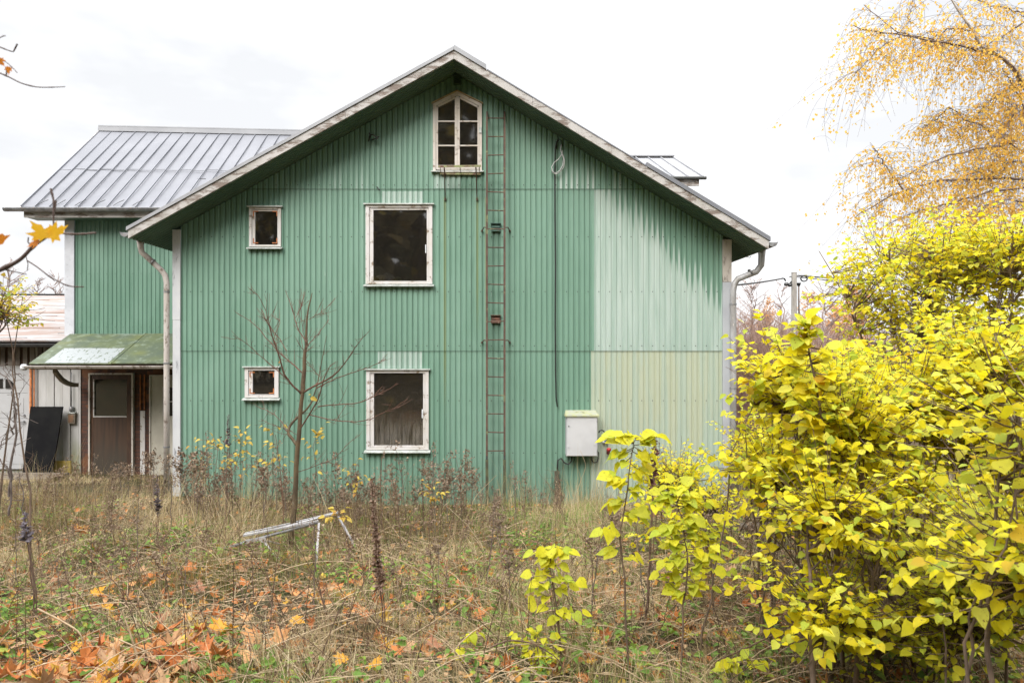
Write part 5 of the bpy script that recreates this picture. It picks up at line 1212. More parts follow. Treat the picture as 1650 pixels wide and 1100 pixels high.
# ---------------------------------------------------------------- maple twigs reaching in at the left, close to the lens
def maple():
    Y0 = 1.55; r = rng(99); b0 = np.array([-2.3, 1.9, 0]); b0[2] = float(ground_z(-2.3, 1.9)) - .05
    root = thing('maple_tree', 'young maple whose twigs with two orange leaves reach in from the left edge', 'tree', tuple(b0))
    tubes_mesh('trunk', [(bez(b0, b0 + [0, 0, 1.5], b0 + [.15, -.1, 3.2], 16), np.linspace(.05, .02, 16))], M_BARK, root, n=10)
    top = b0 + [.03, 0, 1.4]; top2 = b0 + [.1, -.05, 2.3]
    def path(q, r0, r1, start=None, Y=Y0):
        p = [np.array(P(a, b_, Y)) for a, b_ in q]
        if start is not None: p = [start] + p
        p = np.array(p); t = np.linspace(0, 1, len(p)); f = np.linspace(0, 1, 24); p = np.stack([np.interp(f, t, p[:, k]) for k in range(3)], 1)
        p[1:-1] = (p[:-2] + p[1:-1] * 2 + p[2:]) / 4; rr_ = np.linspace(r0 * .75, r1 * .8, 24); rr_[[9, 15, 20]] *= 1.35
        tubes_mesh('branch', [(p, rr_)], M_DARKTWIG, root, n=7)
    path([(-40, 452), (0, 435), (32, 420), (55, 395), (75, 382), (87, 373)], .008, .0035, top)
    path([(87, 375), (86, 350), (87, 325), (82, 304)], .0024, .0032)
    path([(86, 345), (89, 335), (90, 323)], .0018, .0026)
    path([(87, 374), (112, 377), (135, 377), (155, 375)], .003, .0026)
    path([(52, 398), (45, 390), (46, 382)], .002, .0015)
    path([(42, 413), (45, 425), (44, 436)], .0014, .001)
    path([(44, 420), (60, 430), (80, 446), (105, 459), (118, 462), (135, 462)], .0022, .0018)
    path([(5, 434), (25, 438), (43, 442)], .002, .0012)
    path([(-30, 105), (0, 118), (12, 123), (35, 135), (60, 141), (80, 141), (105, 140)], .0030, .0012, top2)
    path([(-30, 70), (0, 76), (12, 81), (22, 84)], .003, .0014, top2)
    path([(22, 83), (25, 77), (28, 71)], .0022, .0022)
    path([(-10, 92), (10, 100), (24, 113), (28, 118)], .0016, .001, top2)
    path([(-10, 66), (6, 58), (9, 58)], .0016, .0012, top2)
    path([(10, 122), (11, 113)], .0018, .002)
    T = maple_t(r, .25); Y1 = 1.5
    def ml(px, py, dirx, dirz, size, mat, seed, n=(.1, -1, .35), name='leaf'):
        TT = maple_t(rng(seed), .3); leaves(name, TT, [P(px, py, Y1)], [(dirx, .05, dirz)], [n], [size], mat, root)
    MO = mat_leaf('orange_maple_leaf', [(0, (.66, .22, .02, 1)), (1, (.66, .22, .02, 1))], .5); MY = mat_leaf('golden_maple_leaf', [(0, (.86, .48, .015, 1)), (1, (.82, .46, .015, 1))], .5)
    ml(72, 384, -.45, .9, .047, MY, 1); ml(80, 378, .9, .25, .043, MY, 2); ml(62, 388, -.9, -.3, .028, MO, 3); ml(-22, 390, 1, .05, .052, MO, 4, (.1, -1, .1))
    ml(14, 108, -.2, -.9, .018, MO, 6); ml(-2, 95, .4, -.9, .02, MO, 7)
maple()
shrub('yellow_shrub', 'loose shrub with small yellow and green leaves at the left edge', 'shrub', B(-60, 5.2), [C(-10, 500, 5.2, 50, .35, 45, 34), C(-40, 560, 5.2, 60, .35, 60, 24)], .055, 27, leafmat=mat_leaf('mixed_yellow_green_leaf', [(0, (.62, .44, .04, 1)), (.5, (.60, .52, .06, 1)), (.8, (.28, .40, .05, 1)), (1, (.62, .30, .03, 1))], .4), nstem=5, stem_r=.012, tw=(.15, .32), bare=.2)
sc_ = thing('bare_shrub', 'scraggy leafless shrub in front of the white garage door', 'shrub', tuple(np.array(B(-5, 6.0)) + [0, 0, .35])); r_ = rng(70)
for q, r0 in (([(14, 830), (20, 780), (5, 745), (-8, 735)], .010), ([(14, 800), (18, 760), (22, 720), (26, 670), (22, 640), (14, 608), (-6, 596)], .012), ([(22, 700), (24, 660), (18, 630)], .008),
              ([(-6, 730), (10, 700), (24, 665), (30, 640), (50, 605)], .004), ([(4, 720), (20, 690)], .004), ([(-6, 588), (8, 592), (25, 602), (42, 605)], .004), ([(40, 860), (38, 800), (30, 760)], .007)):
    p = np.array([P(a, b_, 6.0) for a, b_ in q]); t = np.linspace(0, 1, len(p)); f = np.linspace(0, 1, 16); p = np.stack([np.interp(f, t, p[:, k]) for k in range(3)], 1); p[1:-1] += r_.normal(0, .008, (14, 3))
    tw_ = [(p, np.linspace(r0, r0 * .4, 16))]
    for k in range(9):
        a = p[r_.integers(2, 16)]; e = a + r_.normal(0, .07, 3); tw_.append((np.array([a, (a + e) / 2, e]), np.array([.003, .0025, .0018])))
    tubes_mesh('stem', tw_, M_WEEDG, sc_, n=5)

# ---------------------------------------------------------------- background
def far_tree(name, label, px, Y, h, wd, rs, mat, leafm=None, nb=60, cat='tree', group=None, lsz=.12, spread=.5):
    r = rng(rs); x = (px - PX0) * Y / F; z = float(ground_z(x, Y)); b0 = np.array([x, Y, z]); root = thing(name, label, cat, tuple(b0), group)
    tk = np.array([b0 + [r.normal(0, .02) * k, 0, h * k / 11] for k in range(12)]); k_ = Y / 1100
    tubes_mesh('trunk', [(tk, np.linspace(.10 * h / 8, .012, 12))], mat, root, n=5)
    tw_, Lp = [], []
    for k in range(nb):
        t = r.uniform(.12, .97); a = b0 + [0, 0, h * t]; an = r.uniform(0, 2 * math.pi); ln = wd * (1.15 - t) * r.uniform(.5, 1.1) + .15
        e = a + np.array([math.cos(an) * ln, math.sin(an) * ln, ln * r.uniform(.5, 1.2) * spread * 2]); tp = bez(a, (a + e) / 2 + [0, 0, -.1 * ln], e, 5); tw_.append((tp, np.linspace(.022, .008, 5) * (Y / 30)))
        for h_ in range(6):
            s_ = tp[r.integers(1, 5)]; e2 = s_ + norm(e - a + r.normal(0, .5, 3)) * ln * r.uniform(.2, .5); tw_.append((np.array([s_, (s_ + e2) / 2, e2]), np.array([.011, .009, .006]) * (Y / 30)))
            if leafm is not None:
                for g in range(8): Lp.append(s_ + (e2 - s_) * r.random() + r.normal(0, .08, 3))
    tubes_mesh('crown', tw_, mat, root, n=3)
    if leafm is not None:
        n = len(Lp); leaves('foliage', LEAFS, Lp, r.normal(0, 1, (n, 3)), r.normal(0, 1, (n, 3)), r.uniform(.7, 1.3, n) * lsz, leafm, root)
    return root
M_FAR = noisy('far_twig', (.33, .25, .22, 1), (.26, .19, .17, 1), 1, rough=.9); M_FARR = noisy('far_red_twig', (.30, .19, .145, 1), (.22, .135, .105, 1), 2, rough=.9)
ML_FARO = mat_leaf('far_orange_leaf', [(0, (.66, .36, .16, 1)), (1, (.72, .42, .2, 1))], .3)
far_tree('bare_tree', 'pale leafless tree close beside the grey downpipe in the background', 1212, 36, 6.1, 1.9, 201, M_FAR, nb=70)
far_tree('bare_tree', 'thin leafless tree left of the utility pole', 1259, 44, 7.2, 1.4, 202, M_FAR, nb=44)
far_tree('bare_tree', 'leafless tree right of the utility pole', 1330, 30, 5.6, 1.7, 203, M_FAR, nb=60)
far_tree('larch_tree', 'slim orange tree left of the utility pole in the distance', 1236, 48, 6.6, 1.0, 204, M_FAR, ML_FARO, 40, lsz=.10)
far_tree('larch_tree', 'orange tree right of the utility pole in the distance', 1302, 46, 6.6, 1.2, 205, M_FAR, ML_FARO, 44, lsz=.10)
far_tree('larch_tree', 'orange tree in the gap under the golden bush', 1375, 40, 6.3, 1.9, 206, M_FAR, ML_FARO, 60, lsz=.12)
far_tree('larch_tree', 'orange leaved tree in the distance behind the leafless tree', 1352, 52, 6.0, 1.8, 209, M_FAR, ML_FARO, 50, lsz=.12)
far_tree('bare_tree', 'faint leafless tree above the rusty shed roof', 88, 48, 8.2, 1.7, 207, M_FAR, nb=46)
far_tree('bare_tree', 'faint leafless tree at the left edge above the shed roof', 14, 52, 9.8, 2.4, 208, M_FAR, nb=60)
far_tree('bare_tree', 'second faint leafless tree above the rusty shed roof', 60, 58, 9.0, 2.0, 210, M_FAR, nb=46)
for i, (px, Y, h, lab) in enumerate(((1200, 19, 3.2, 'reddish leafless brush right behind the grey downpipe'), (1232, 22, 3.5, 'tall reddish leafless brush left of the pole'), (1272, 24, 3.4, 'reddish leafless brush below the utility pole'),
                                (1320, 27, 3.4, 'reddish leafless brush right of the utility pole'), (1375, 26, 3.3, 'reddish leafless brush under the golden bush'), (1430, 24, 3.2, 'reddish leafless brush behind the thicket'), (1215, 28, 4.3, 'far reddish brush behind the one at the downpipe'), (1188, 31, 4.4, 'reddish brush half hidden by the house corner'), (1250, 33, 4.1, 'distant reddish brush between downpipe and pole'), (1300, 36, 4.2, 'distant reddish brush behind the utility pole'), (1350, 36, 4.2, 'distant reddish brush left of the golden bush'), (1230, 40, 4.8, 'farthest reddish brush left of the pole'))):
    r = rng(300 + i); x = (px - PX0) * Y / F; b0 = np.array([x, Y, float(ground_z(x, Y))]); root = thing('leafless_brush', lab, 'brush', tuple(b0), 'reddish brush behind the house'); tw_ = []
    for k in range(170):
        an = r.uniform(0, 6.28); s0 = b0 + [r.normal(0, .62), r.normal(0, .4), 0]; hh = h * r.uniform(.45, 1.0); ln = r.uniform(.1, .9)
        e = s0 + [math.cos(an) * ln, math.sin(an) * ln, hh]; tp = bez(s0, s0 * .6 + e * .4 + [0, 0, hh * .2], e, 6); tw_.append((tp, np.linspace(.012, .004, 6)))
        for g in range(5):
            s_ = tp[r.integers(2, 6)]; e2 = s_ + norm(np.array([r.normal(), r.normal(), 1.2])) * r.uniform(.2, .6); tw_.append((np.array([s_, (s_ + e2) / 2, e2]), np.array([.007, .005, .004])))
    tubes_mesh('canes', tw_, M_FARR, root, n=3)
# orange thicket low behind the house corner
r = rng(350); tw_ = []
for k in range(1500):
    Y = r.uniform(55, 85); x = r.uniform(-75, 95); z = float(ground_z(x, Y)); h = r.uniform(2.5, 6.3) * (1 if x > 0 else .75); s0 = np.array([x, Y, z]); e = s0 + [r.normal(0, .5), 0, h]; tw_.append((bez(s0, (s0 + e) / 2 + [r.normal(0, .2), 0, 0], e, 4), np.linspace(.07, .02, 4)))
    for g in range(9):
        t = r.uniform(.2, 1); a = s0 + (e - s0) * t; e2 = a + norm(np.array([r.normal(), r.normal() * .5, .9])) * r.uniform(.5, 1.6); tw_.append((np.array([a, (a + e2) / 2, e2]), np.array([.035, .028, .02])))
props(tubes_mesh('distant_wood', tw_, M_FAR, None, (0, 60, 0), n=3), 'low hazy leafless wood along the horizon', None, None, 'stuff')
# utility pole
Yp = 20.0; up = thing('utility_pole', 'grey wooden utility pole with insulators right of the house', 'pole', (float(P(1279.5, 0, Yp)[0]), Yp, 0))
x0 = P(1279.5, 0, Yp)[0]; zt = P(0, 439, Yp)[2]
mb = MB(); mb.tube([(x0, Yp, -.3), (x0, Yp, zt)], [.09, .075], 12); mb.tube([(x0, Yp, zt), (x0, Yp, zt + .015)], [.085, .02], 12); mb.build('post', noisy('grey_pole_wood', (.36, .34, .31, 1), (.24, .22, .20, 1), 6, (3, 3, .4), rough=.9), up)
def pw(pts, r, name, parent, mat=M_BLACK, Y=Yp): 
    mb = MB(); mb.tube([P(p[0], p[1], Y + (p[2] if len(p) > 2 else 0)) for p in pts], r, 6); return mb.build(name, mat, parent, smooth=True)
pw([(1272, 446), (1280, 444), (1300, 443.5)], .022, 'crossbar', up, M_GUTTER)
for a, b_ in ((1267, 458), (1273, 459)):
    mb = MB(); c = P(a, b_, Yp - .1); mb.tube([(c[0], c[1], c[2] - .05), (c[0], c[1], c[2] - .01), (c[0], c[1], c[2] + .05)], [.03, .075, .05], 8); mb.build('insulator', M_BLACK, up)
pw([(1266, 453), (1264, 449), (1260, 448)], .022, 'bracket', up); pw([(1273, 456), (1277, 452)], .022, 'bracket', up)
ts = np.linspace(0, 6.28, 16); pw([(1295.5 + 5.2 * math.cos(t), 449 + 4.2 * math.sin(t)) for t in ts], .02, 'wire_loop', up)
mb = MB(); c = P(1287, 458, Yp); mb.tube([(c[0], c[1], c[2] + .04), (c[0], c[1], c[2] - .05)], [.07, .04], 8); mb.build('lamp', M_BLACK, up)
pw([(1287, 460), (1287, 480), (1288, 540)], .025, 'conduit', up, M_WEEDG)
def wire(label, a, b_, sag, r=.012):
    a = np.array(a); b_ = np.array(b_); t = np.linspace(0, 1, 14)[:, None]; p = a * (1 - t) + b_ * t; p[:, 2] -= (4 * sag * t * (1 - t))[:, 0]
    mb = MB(); mb.tube([tuple(q) for q in p], r, 5); return props(mb.build('overhead_wire', M_BLACK, None, tuple(a), True), label, 'wire')
wire('dark service wire running from the house side to the pole', (3.76, 12.2, P(0, 463, 12.2)[2]), P(1261, 448.5, Yp), .03, .022)
wire('dark wire leaving the pole to the right behind the golden bush', P(1284, 444, Yp), P(1700, 436, 26), .25, .022)
wire('thin second wire right of the pole just below the first one', P(1284, 446.5, Yp), P(1700, 442, 27), .3, .013)

# ---------------------------------------------------------------- dark wood behind the viewer (seen mirrored in the panes)
r = rng(400); paths = []; Lp = []; 
for k in range(34):
    x = -24 + 48 * (k + r.random() * .8) / 34; y = -8 - r.random() * 9; z = float(ground_z(x, y)); h = 13.5 + r.random() * 3; b0 = np.array([x, y, z])
    paths.append((bez(b0, b0 + [r.normal(0, .3), 0, h / 2], b0 + [r.normal(0, .5), 0, h], 8), np.linspace(.2, .04, 8)))
    for q in range(520):
        t = r.random(); an = r.uniform(0, 6.28); w_ = (2.6 * (1 - t) + .4) * math.sqrt(r.random()); Lp.append(b0 + [math.cos(an) * w_, math.sin(an) * w_, .4 + t * h])
n = len(Lp); dw = thing('wood', 'dark autumn wood behind the viewer, mirrored in the window panes', 'wood', (0, -10, 1)); 
dwT = tubes_mesh('wood_trunks', paths, M_BARK, None, (0, -10, 1), n=6); props(dwT, 'dark trunks of the wood behind the viewer mirrored in the panes', None, None, 'stuff')
bpy.data.objects.remove(dw)
X = norm(r.normal(0, 1, (n, 3))); Yv = norm(np.cross(X, r.normal(0, 1, (n, 3)))); Z = np.cross(X, Yv)
props(tile('wood_foliage', LEAFS[0], LEAFS[1], np.array(Lp), X, Yv, Z, r.uniform(.5, 1.1, n), mat_leaf('dark_autumn_foliage', [(0, (.07, .075, .03, 1)), (.5, (.12, .09, .035, 1)), (.85, (.22, .15, .04, 1)), (1, (.6, .45, .06, 1))], .1), None, (0, -10, 1)), 'dark autumn foliage behind the viewer mirrored in the panes', None, None, 'stuff')
# ---------------------------------------------------------------- ground cover
def field(n, rs, y0=2.6, y1=11.0, pw=1.0, xl=None, xr=None, clump=None):
    """points on the ground in and around the picture; pw>1 puts more near the viewer"""
    r = rng(rs); u = r.random(n); y = y0 + (y1 - y0) * u ** pw; hw = y * .80 + 1.0
    x = r.uniform(-1, 1, n) * hw; ok = np.ones(n, bool)
    if clump is not None:
        s_, th = clump; c = np.sin(x * s_ + 1.7 * np.sin(y * s_ * .7 + rs)) + np.sin(y * s_ * 1.3 + 1.3 * np.sin(x * s_ * .8 + 2 * rs)) + r.normal(0, .5, n); ok &= c > th
    x, y = x[ok], y[ok]
    return np.stack([x, y, ground_z(x, y)], 1), r
def blades(name, label, pts, r, h0, h1, w0, lean, mat, bend=.5, cat=None, segs=3):
    n = len(pts); px_, py_ = pts[:, 0], pts[:, 1]; cl = np.sin(px_ * 2.3 + 2 * np.sin(py_ * 1.9)) * np.sin(py_ * 2.9 + 1.5 * np.sin(px_ * 2.6))
    h = r.uniform(h0, h1, n) * r.uniform(.6, 1, n) * (.85 + .55 * cl); an = 3.2 * np.sin(px_ * 1.1 + 1.3 * np.sin(py_ * 1.4)) + 2 * np.sin(py_ * 1.7 + px_) + r.normal(0, .75, n); ln = np.abs(r.normal(0, lean, n))
    d = np.stack([np.cos(an), np.sin(an), np.zeros(n)], 1); fa = an + r.uniform(-.8, .8, n) + np.pi / 2; s_ = np.stack([np.cos(fa), np.sin(fa), np.zeros(n)], 1)
    k = segs + 1; t = np.linspace(0, 1, k); V = np.zeros((n, k * 2 - 1, 3)); w_ = r.uniform(.6, 1.3, n) * w0
    for i, a in enumerate(t):
        up = h * (a - bend * ln * a * a * .5) ; out = h * ln * a ** 1.7
        c = pts + d * out[:, None]; c[:, 2] += np.maximum(up, .01 * a) - .01
        if i < k - 1:
            ww = (w_ * (1 - a * .6))[:, None] * s_ / 2; V[:, 2 * i] = c - ww; V[:, 2 * i + 1] = c + ww
        else: V[:, 2 * i] = c
    F1 = []
    for i in range(k - 2): F1.append([2 * i, 2 * i + 1, 2 * i + 3, 2 * i + 2])
    F1.append([2 * k - 4, 2 * k - 3, 2 * k - 2]); lt = np.array([q for f in F1 for q in f]); st = np.concatenate([[0], np.cumsum([len(f) for f in F1])[:-1]])
    loops = (lt[None] + np.arange(n)[:, None] * (2 * k - 1)).ravel(); starts = (st[None] + np.arange(n)[:, None] * len(lt)).ravel()
    o = link_mesh(name, V.reshape(-1, 3), loops, starts, mat, None, (0, 7, .3)); return props(o, label, None, None, 'stuff')
def lying(name, label, T, pts, r, s0, s1, mat, tilt=.35, lift=.02):
    n = len(pts); an = r.uniform(0, 2 * np.pi, n); N = norm(np.stack([r.normal(0, tilt, n), r.normal(0, tilt, n) - .05, np.ones(n)], 1)); Y = np.stack([np.cos(an), np.sin(an), np.zeros(n)], 1)
    X = norm(np.cross(Y, N)); Yv = np.cross(N, X); p = pts.copy(); p[:, 2] += lift * r.random(n) + .012
    return tile(name, T[0], T[1], p, X, Yv, N, r.uniform(s0, s1, n), mat, None, (0, 7, .3))
def keep(pts, f): return pts[f(pts)]
pxy = lambda p: (PX0 + p[:, 0] * F / p[:, 1], PY0 + (EYE - p[:, 2]) * F / p[:, 1])
g1, r = field(80000, 1, pw=1.2, clump=(1.9, -.4)); blades('grass', 'short green grass', g1, r, .06, .24, .006, .7, ML_GRASS)
g2, r = field(70000, 2, y0=3.4, pw=.85, clump=(1.3, -.7)); blades('dry_grass', 'matted straw coloured grass', g2, r, .10, .34, .0050, 1.2, ML_STRAW, .9)
g3, r = field(30000, 3, pw=1.2, clump=(1.6, -.5)); blades('dry_straw', 'fallen dry straw', g3, r, .12, .38, .0045, 2.4, ML_STRAW, .75)
g4, r = field(17000, 6, y0=7.0, y1=11.0, pw=.75, clump=(1.9, .1)); blades('tall_dry_grass', 'tall dry grass stalks against the wall', g4, r, .25, .95, .0038, .42, ML_STRAW, .4, segs=4)
g5, r = field(15000, 9, y0=3.4, y1=9.5, pw=1.0, clump=(1.7, .1)); blades('tall_straw', 'upright pale straws in the rough grass', g5, r, .25, .62, .0036, .45, ML_STRAW, .4, segs=4)
r = rng(12); n = 9000; g6 = np.stack([r.normal(1.0, .75, n), r.normal(9.1, .75, n), np.zeros(n)], 1); g6 = g6[g6[:, 1] < 10.9]; g6[:, 2] = ground_z(g6[:, 0], g6[:, 1]); blades('lush_grass', 'greener grass near the wall foot right of the ladder', g6, r, .08, .26, .006, .8, ML_GREEN)
gA, r = field(26000, 14, y0=11.9, y1=14.2, pw=1); gA = gA[gA[:, 0] < -5.2]; blades('yard_grass', 'dry grass in front of the porch', gA, r, .06, .2, .006, 1.1, ML_STRAW, .8)
gB, r = field(22000, 15, y0=10.6, y1=40, pw=1.6); gB = gB[gB[:, 0] > 3.9]; blades('field_grass', 'rough grass right of the house', gB, r, .1, .4, .009, .9, ML_STRAW, .8)
LT = [maple_t(rng(500 + i), c) for i, c in enumerate((.5, -.45, .9))]
for i, (n, y0, y1, pw_, th) in enumerate(((1700, 2.8, 7.0, 1.0, -.5), (1300, 3.2, 9.5, 1.1, -.1), (2300, 2.8, 8.5, .9, -.4))):
    p, r = field(n, 20 + i, y0, y1, pw_, clump=(1.1, th)); q = lying('leaf_litter', None, LT[i], p, r, .035, .095, ML_LITTER, .6, .035); props(q, ('fallen orange and brown maple leaves', 'curled fallen leaves among the grass', 'crumpled fallen brown leaves')[i], None, None, 'stuff')
p, r = field(3800, 27, 3.0, 10.8, 1.0); q = lying('leaf_litter', None, LEAF, p, r, .03, .06, ML_LITTER, .6, .05); props(q, 'small fallen brown leaves', None, None, 'stuff')
# denser drift at the lower left and the red-brown patch at the wall foot
r = rng(31); n = 520; p = np.stack([r.normal(-2.35, .45, n), r.normal(3.75, .38, n), np.zeros(n)], 1); p[:, 2] = ground_z(p[:, 0], p[:, 1]); q = lying('leaf_drift', None, LT[0], p, r, .075, .145, ML_LITTER, .5, .11); props(q, 'thick drift of orange maple leaves in the lower left corner', None, None, 'stuff')
n = 700; p = np.stack([r.normal(2.1, .55, n), r.normal(9.7, .32, n), np.zeros(n)], 1); p[:, 2] = ground_z(p[:, 0], p[:, 1]); q = lying('leaf_patch', None, LEAF, p, r, .03, .06, mat_leaf('rust_leaf', [(0, (.34, .10, .04, 1)), (1, (.24, .08, .04, 1))], .1), .5, .04); props(q, 'patch of rust red fallen leaves at the foot of the wall', None, None, 'stuff')
# green herbs: little rosettes of leaves
p, r = field(4600, 33, 2.8, 9.8, 1.0, clump=(1.5, -.1)); n = 5
pp = np.repeat(p, n, 0); m_ = len(pp); an = r.uniform(0, 6.28, m_); pp[:, 0] += np.cos(an) * .03; pp[:, 1] += np.sin(an) * .03; pp[:, 2] += r.uniform(.03, .14, m_)
Y = norm(np.stack([np.cos(an), np.sin(an), r.uniform(-.3, .5, m_)], 1)); N = norm(np.stack([r.normal(0, .35, m_), r.normal(0, .35, m_), np.ones(m_)], 1)); X = norm(np.cross(Y, N)); Z = np.cross(X, Y)
props(tile('herb_leaves', LEAFN[0], LEAFN[1], pp, X, Y, Z, r.uniform(.02, .075, m_), ML_GREEN, None, (0, 7, .3)), 'small green herbs among the fallen leaves', None, None, 'stuff')

# ---------------------------------------------------------------- fine litter of dead stalks, uncountable
r = rng(44); paths = []
P0, _ = field(3600, 45, 3.0, 10.6, .95, clump=(1.2, -.6))
for a in P0:
    an = r.uniform(0, 6.28); ln = r.uniform(.15, .6); e = a + [math.cos(an) * ln, math.sin(an) * ln * .6, 0]; e[2] = float(ground_z(e[0], e[1])) + r.uniform(.0, .14) + .02; a = a + [0, 0, .02 + .06 * r.random()]
    m_ = (a + e) / 2 + [0, 0, r.uniform(0, .10)]; paths.append((bez(a, m_, e, 5), np.linspace(.0036, .0018, 5) * r.uniform(.5, 1.5)))
P0, _ = field(520, 48, 3.2, 8.0, .9)
for a in P0:
    an = r.normal(0, .7) + (math.pi if r.random() < .5 else 0); ln = r.uniform(.3, 1.0); e = a + [math.cos(an) * ln, math.sin(an) * ln * .7, 0]; e[2] = float(ground_z(e[0], e[1])) + r.uniform(.02, .32); m_ = (a + e) / 2 + [r.normal(0, .05), 0, r.uniform(.02, .26)]; paths.append((bez(a, m_, e, 8), np.linspace(.0050, .0022, 8) * r.uniform(.5, 1.2)))
props(tubes_mesh('stalk_litter', paths, M_STALK, None, (0, 7, .3), n=3), 'dead stalks matted on the ground', None, None, 'stuff')
paths = []; P0, _ = field(2000, 46, 3.2, 10.6, .9, clump=(1.4, -.5))
for a in P0:
    an = r.uniform(0, 6.28); ln = r.uniform(.1, .5); e = a + [math.cos(an) * ln, math.sin(an) * ln * .6, r.uniform(.02, .36)]; m_ = (a + e) / 2 + [0, 0, r.uniform(0, .12)]; tp = bez(a, m_, e, 6); paths.append((tp, np.linspace(.0030, .0012, 6)))
    for h in range(3):
        s_ = tp[r.integers(2, 6)]; e2 = s_ + r.normal(0, .07, 3); paths.append((np.array([s_, (s_ + e2) / 2, e2]), np.array([.0016, .0013, .001])))
P0, _ = field(420, 47, 3.6, 10.4, .9)
for a in P0:
    an = r.uniform(0, 6.28); ln = r.uniform(.1, .5); h_ = r.uniform(.25, .75); e = a + [math.cos(an) * ln, math.sin(an) * ln * .6, h_]; m_ = a * .6 + e * .4 + [0, 0, h_ * .35]; tp = bez(a, m_, e, 8); paths.append((tp, np.linspace(.0034, .0014, 8)))
    for h in range(5):
        s_ = tp[r.integers(3, 8)]; e2 = s_ + r.normal(0, .07, 3) + [0, 0, .03]; paths.append((np.array([s_, (s_ + e2) / 2, e2]), np.array([.002, .0016, .0012])))
props(tubes_mesh('twig_litter', paths, M_WEED, None, (0, 7, .3), n=3), 'brown dead twigs and weeds matted in the grass', None, None, 'stuff')

def where(px, py):
    if py < 868:
        for hi, t in ((70, 'near the left edge before the garage door'), (125, 'in front of the black board'), (215, 'in front of the brown porch door'), (272, 'in front of the cream door'), (318, 'at the foot of the white corner board'), (365, 'left below the small lower window'),
                      (410, 'below the small lower window'), (458, 'just left of the bare tree'), (520, 'just right of the bare tree'), (565, 'left of the lower big window'), (600, 'at the left side of the lower big window'), (640, 'under the lower big window'), (672, 'under the right half of the lower big window'), (705, 'at the right side of the lower big window'),
                      (738, 'right of the lower big window'), (790, 'at the foot of the ladder'), (850, 'just right of the ladder foot'), (905, 'left below the cabinet'), (990, 'below the cabinet'), (1120, 'before the faded lower sheets')):
            if px < hi: return ' ' + t
        return ' by the right corner of the house'
    rows = 'far off' if py < 925 else 'midway' if py < 1000 else 'in front'
    for hi, t in ((75, 'at the left edge'), (150, 'below the black board'), (230, 'below the brown door'), (300, 'below the white corner board'), (370, 'left of the metal frame'), (430, 'at the left end of the metal frame'), (480, 'by the bare tree trunk'), (530, 'under the metal frame'), (585, 'right of the metal frame'),
                  (625, 'at the dead spike'), (680, 'just right of the dead spike'), (740, 'right of the dead spike'), (800, 'in line with the ladder'), (880, 'left of the short lime sapling'), (960, 'right of the short lime sapling'), (1015, 'at the big leaved sapling'), (1080, 'between the two tall saplings'), (1160, 'right of the tall saplings'), (1240, 'at the thicket edge')):
        if px < hi: return ' ' + rows + ' ' + t
    return ' ' + rows + ' under the thicket'
# ---------------------------------------------------------------- countable dead weeds: six kinds, copied
def weed_proto(kind, rs, label):
    r = rng(rs); root = thing('dead_weed', label, 'weed', (0, 0, 0), 'dead weeds standing in the rough grass'); st = []; br = []; Lp, Ly = [], []
    h = {0: 1.0, 1: .85, 2: .7, 3: 1.1, 4: .6}[kind]; top = np.array([r.normal(0, .1), r.normal(0, .1), h]); sp = bez(np.array([0, 0, -.03]), np.array([0, 0, h * .6]), top, 12); sp[1:-1] += r.normal(0, .006, (10, 3))
    tubes_mesh('stalk', [(sp, np.linspace(.0065, .0028, 12))], M_WEED if kind % 2 == 0 else M_WEEDG, root, n=5)
    nb = {0: 16, 1: 22, 2: 10, 3: 9, 4: 14}[kind]
    for k in range(nb):
        t = r.uniform(.45 if kind != 1 else .6, 1.0); a = sp[min(11, int(t * 11.99))]; an = r.uniform(0, 6.28); ln = r.uniform(.05, .2) * (1.25 - t) * 1.6
        e = a + [math.cos(an) * ln, math.sin(an) * ln, ln * r.uniform(.1, 1.0)]; tp = bez(a, (a + e) / 2 + [0, 0, -.01], e, 4); br.append((tp, np.linspace(.0030, .0016, 4)))
        for g in range(9): Lp.append(tp[r.integers(1, 4)] + r.normal(0, .014, 3)); Ly.append(r.normal(0, 1, 3) + [0, 0, -.3])
    for k in range(7):     # withered leaves down the stalk
        a = sp[r.integers(2, 9)]; Lp.append(a); Ly.append(np.array([r.normal(), r.normal(), -1.3]) * 1.0)
    tubes_mesh('branchlets', br, M_WEED if kind % 2 == 0 else M_WEEDG, root, n=3)
    n = len(Lp); leaves('seed_heads', LEAFN, Lp, Ly, r.normal(0, 1, (n, 3)), r.uniform(.016, .042, n) * (1.2 if kind == 1 else 1), mat_leaf('withered_%d' % kind, [(0, (.20, .13, .085, 1)), (.6, (.30, .22, .15, 1)), (1, (.13, .085, .06, 1))], .1), root)
    return root
WL = ['brown branching dead weed', 'grey plumed dead weed', 'short sparse brown dead weed', 'tall sparse grey dead weed', 'low tangled brown dead weed']
protos = [weed_proto(k, 600 + k, WL[k]) for k in range(5)]
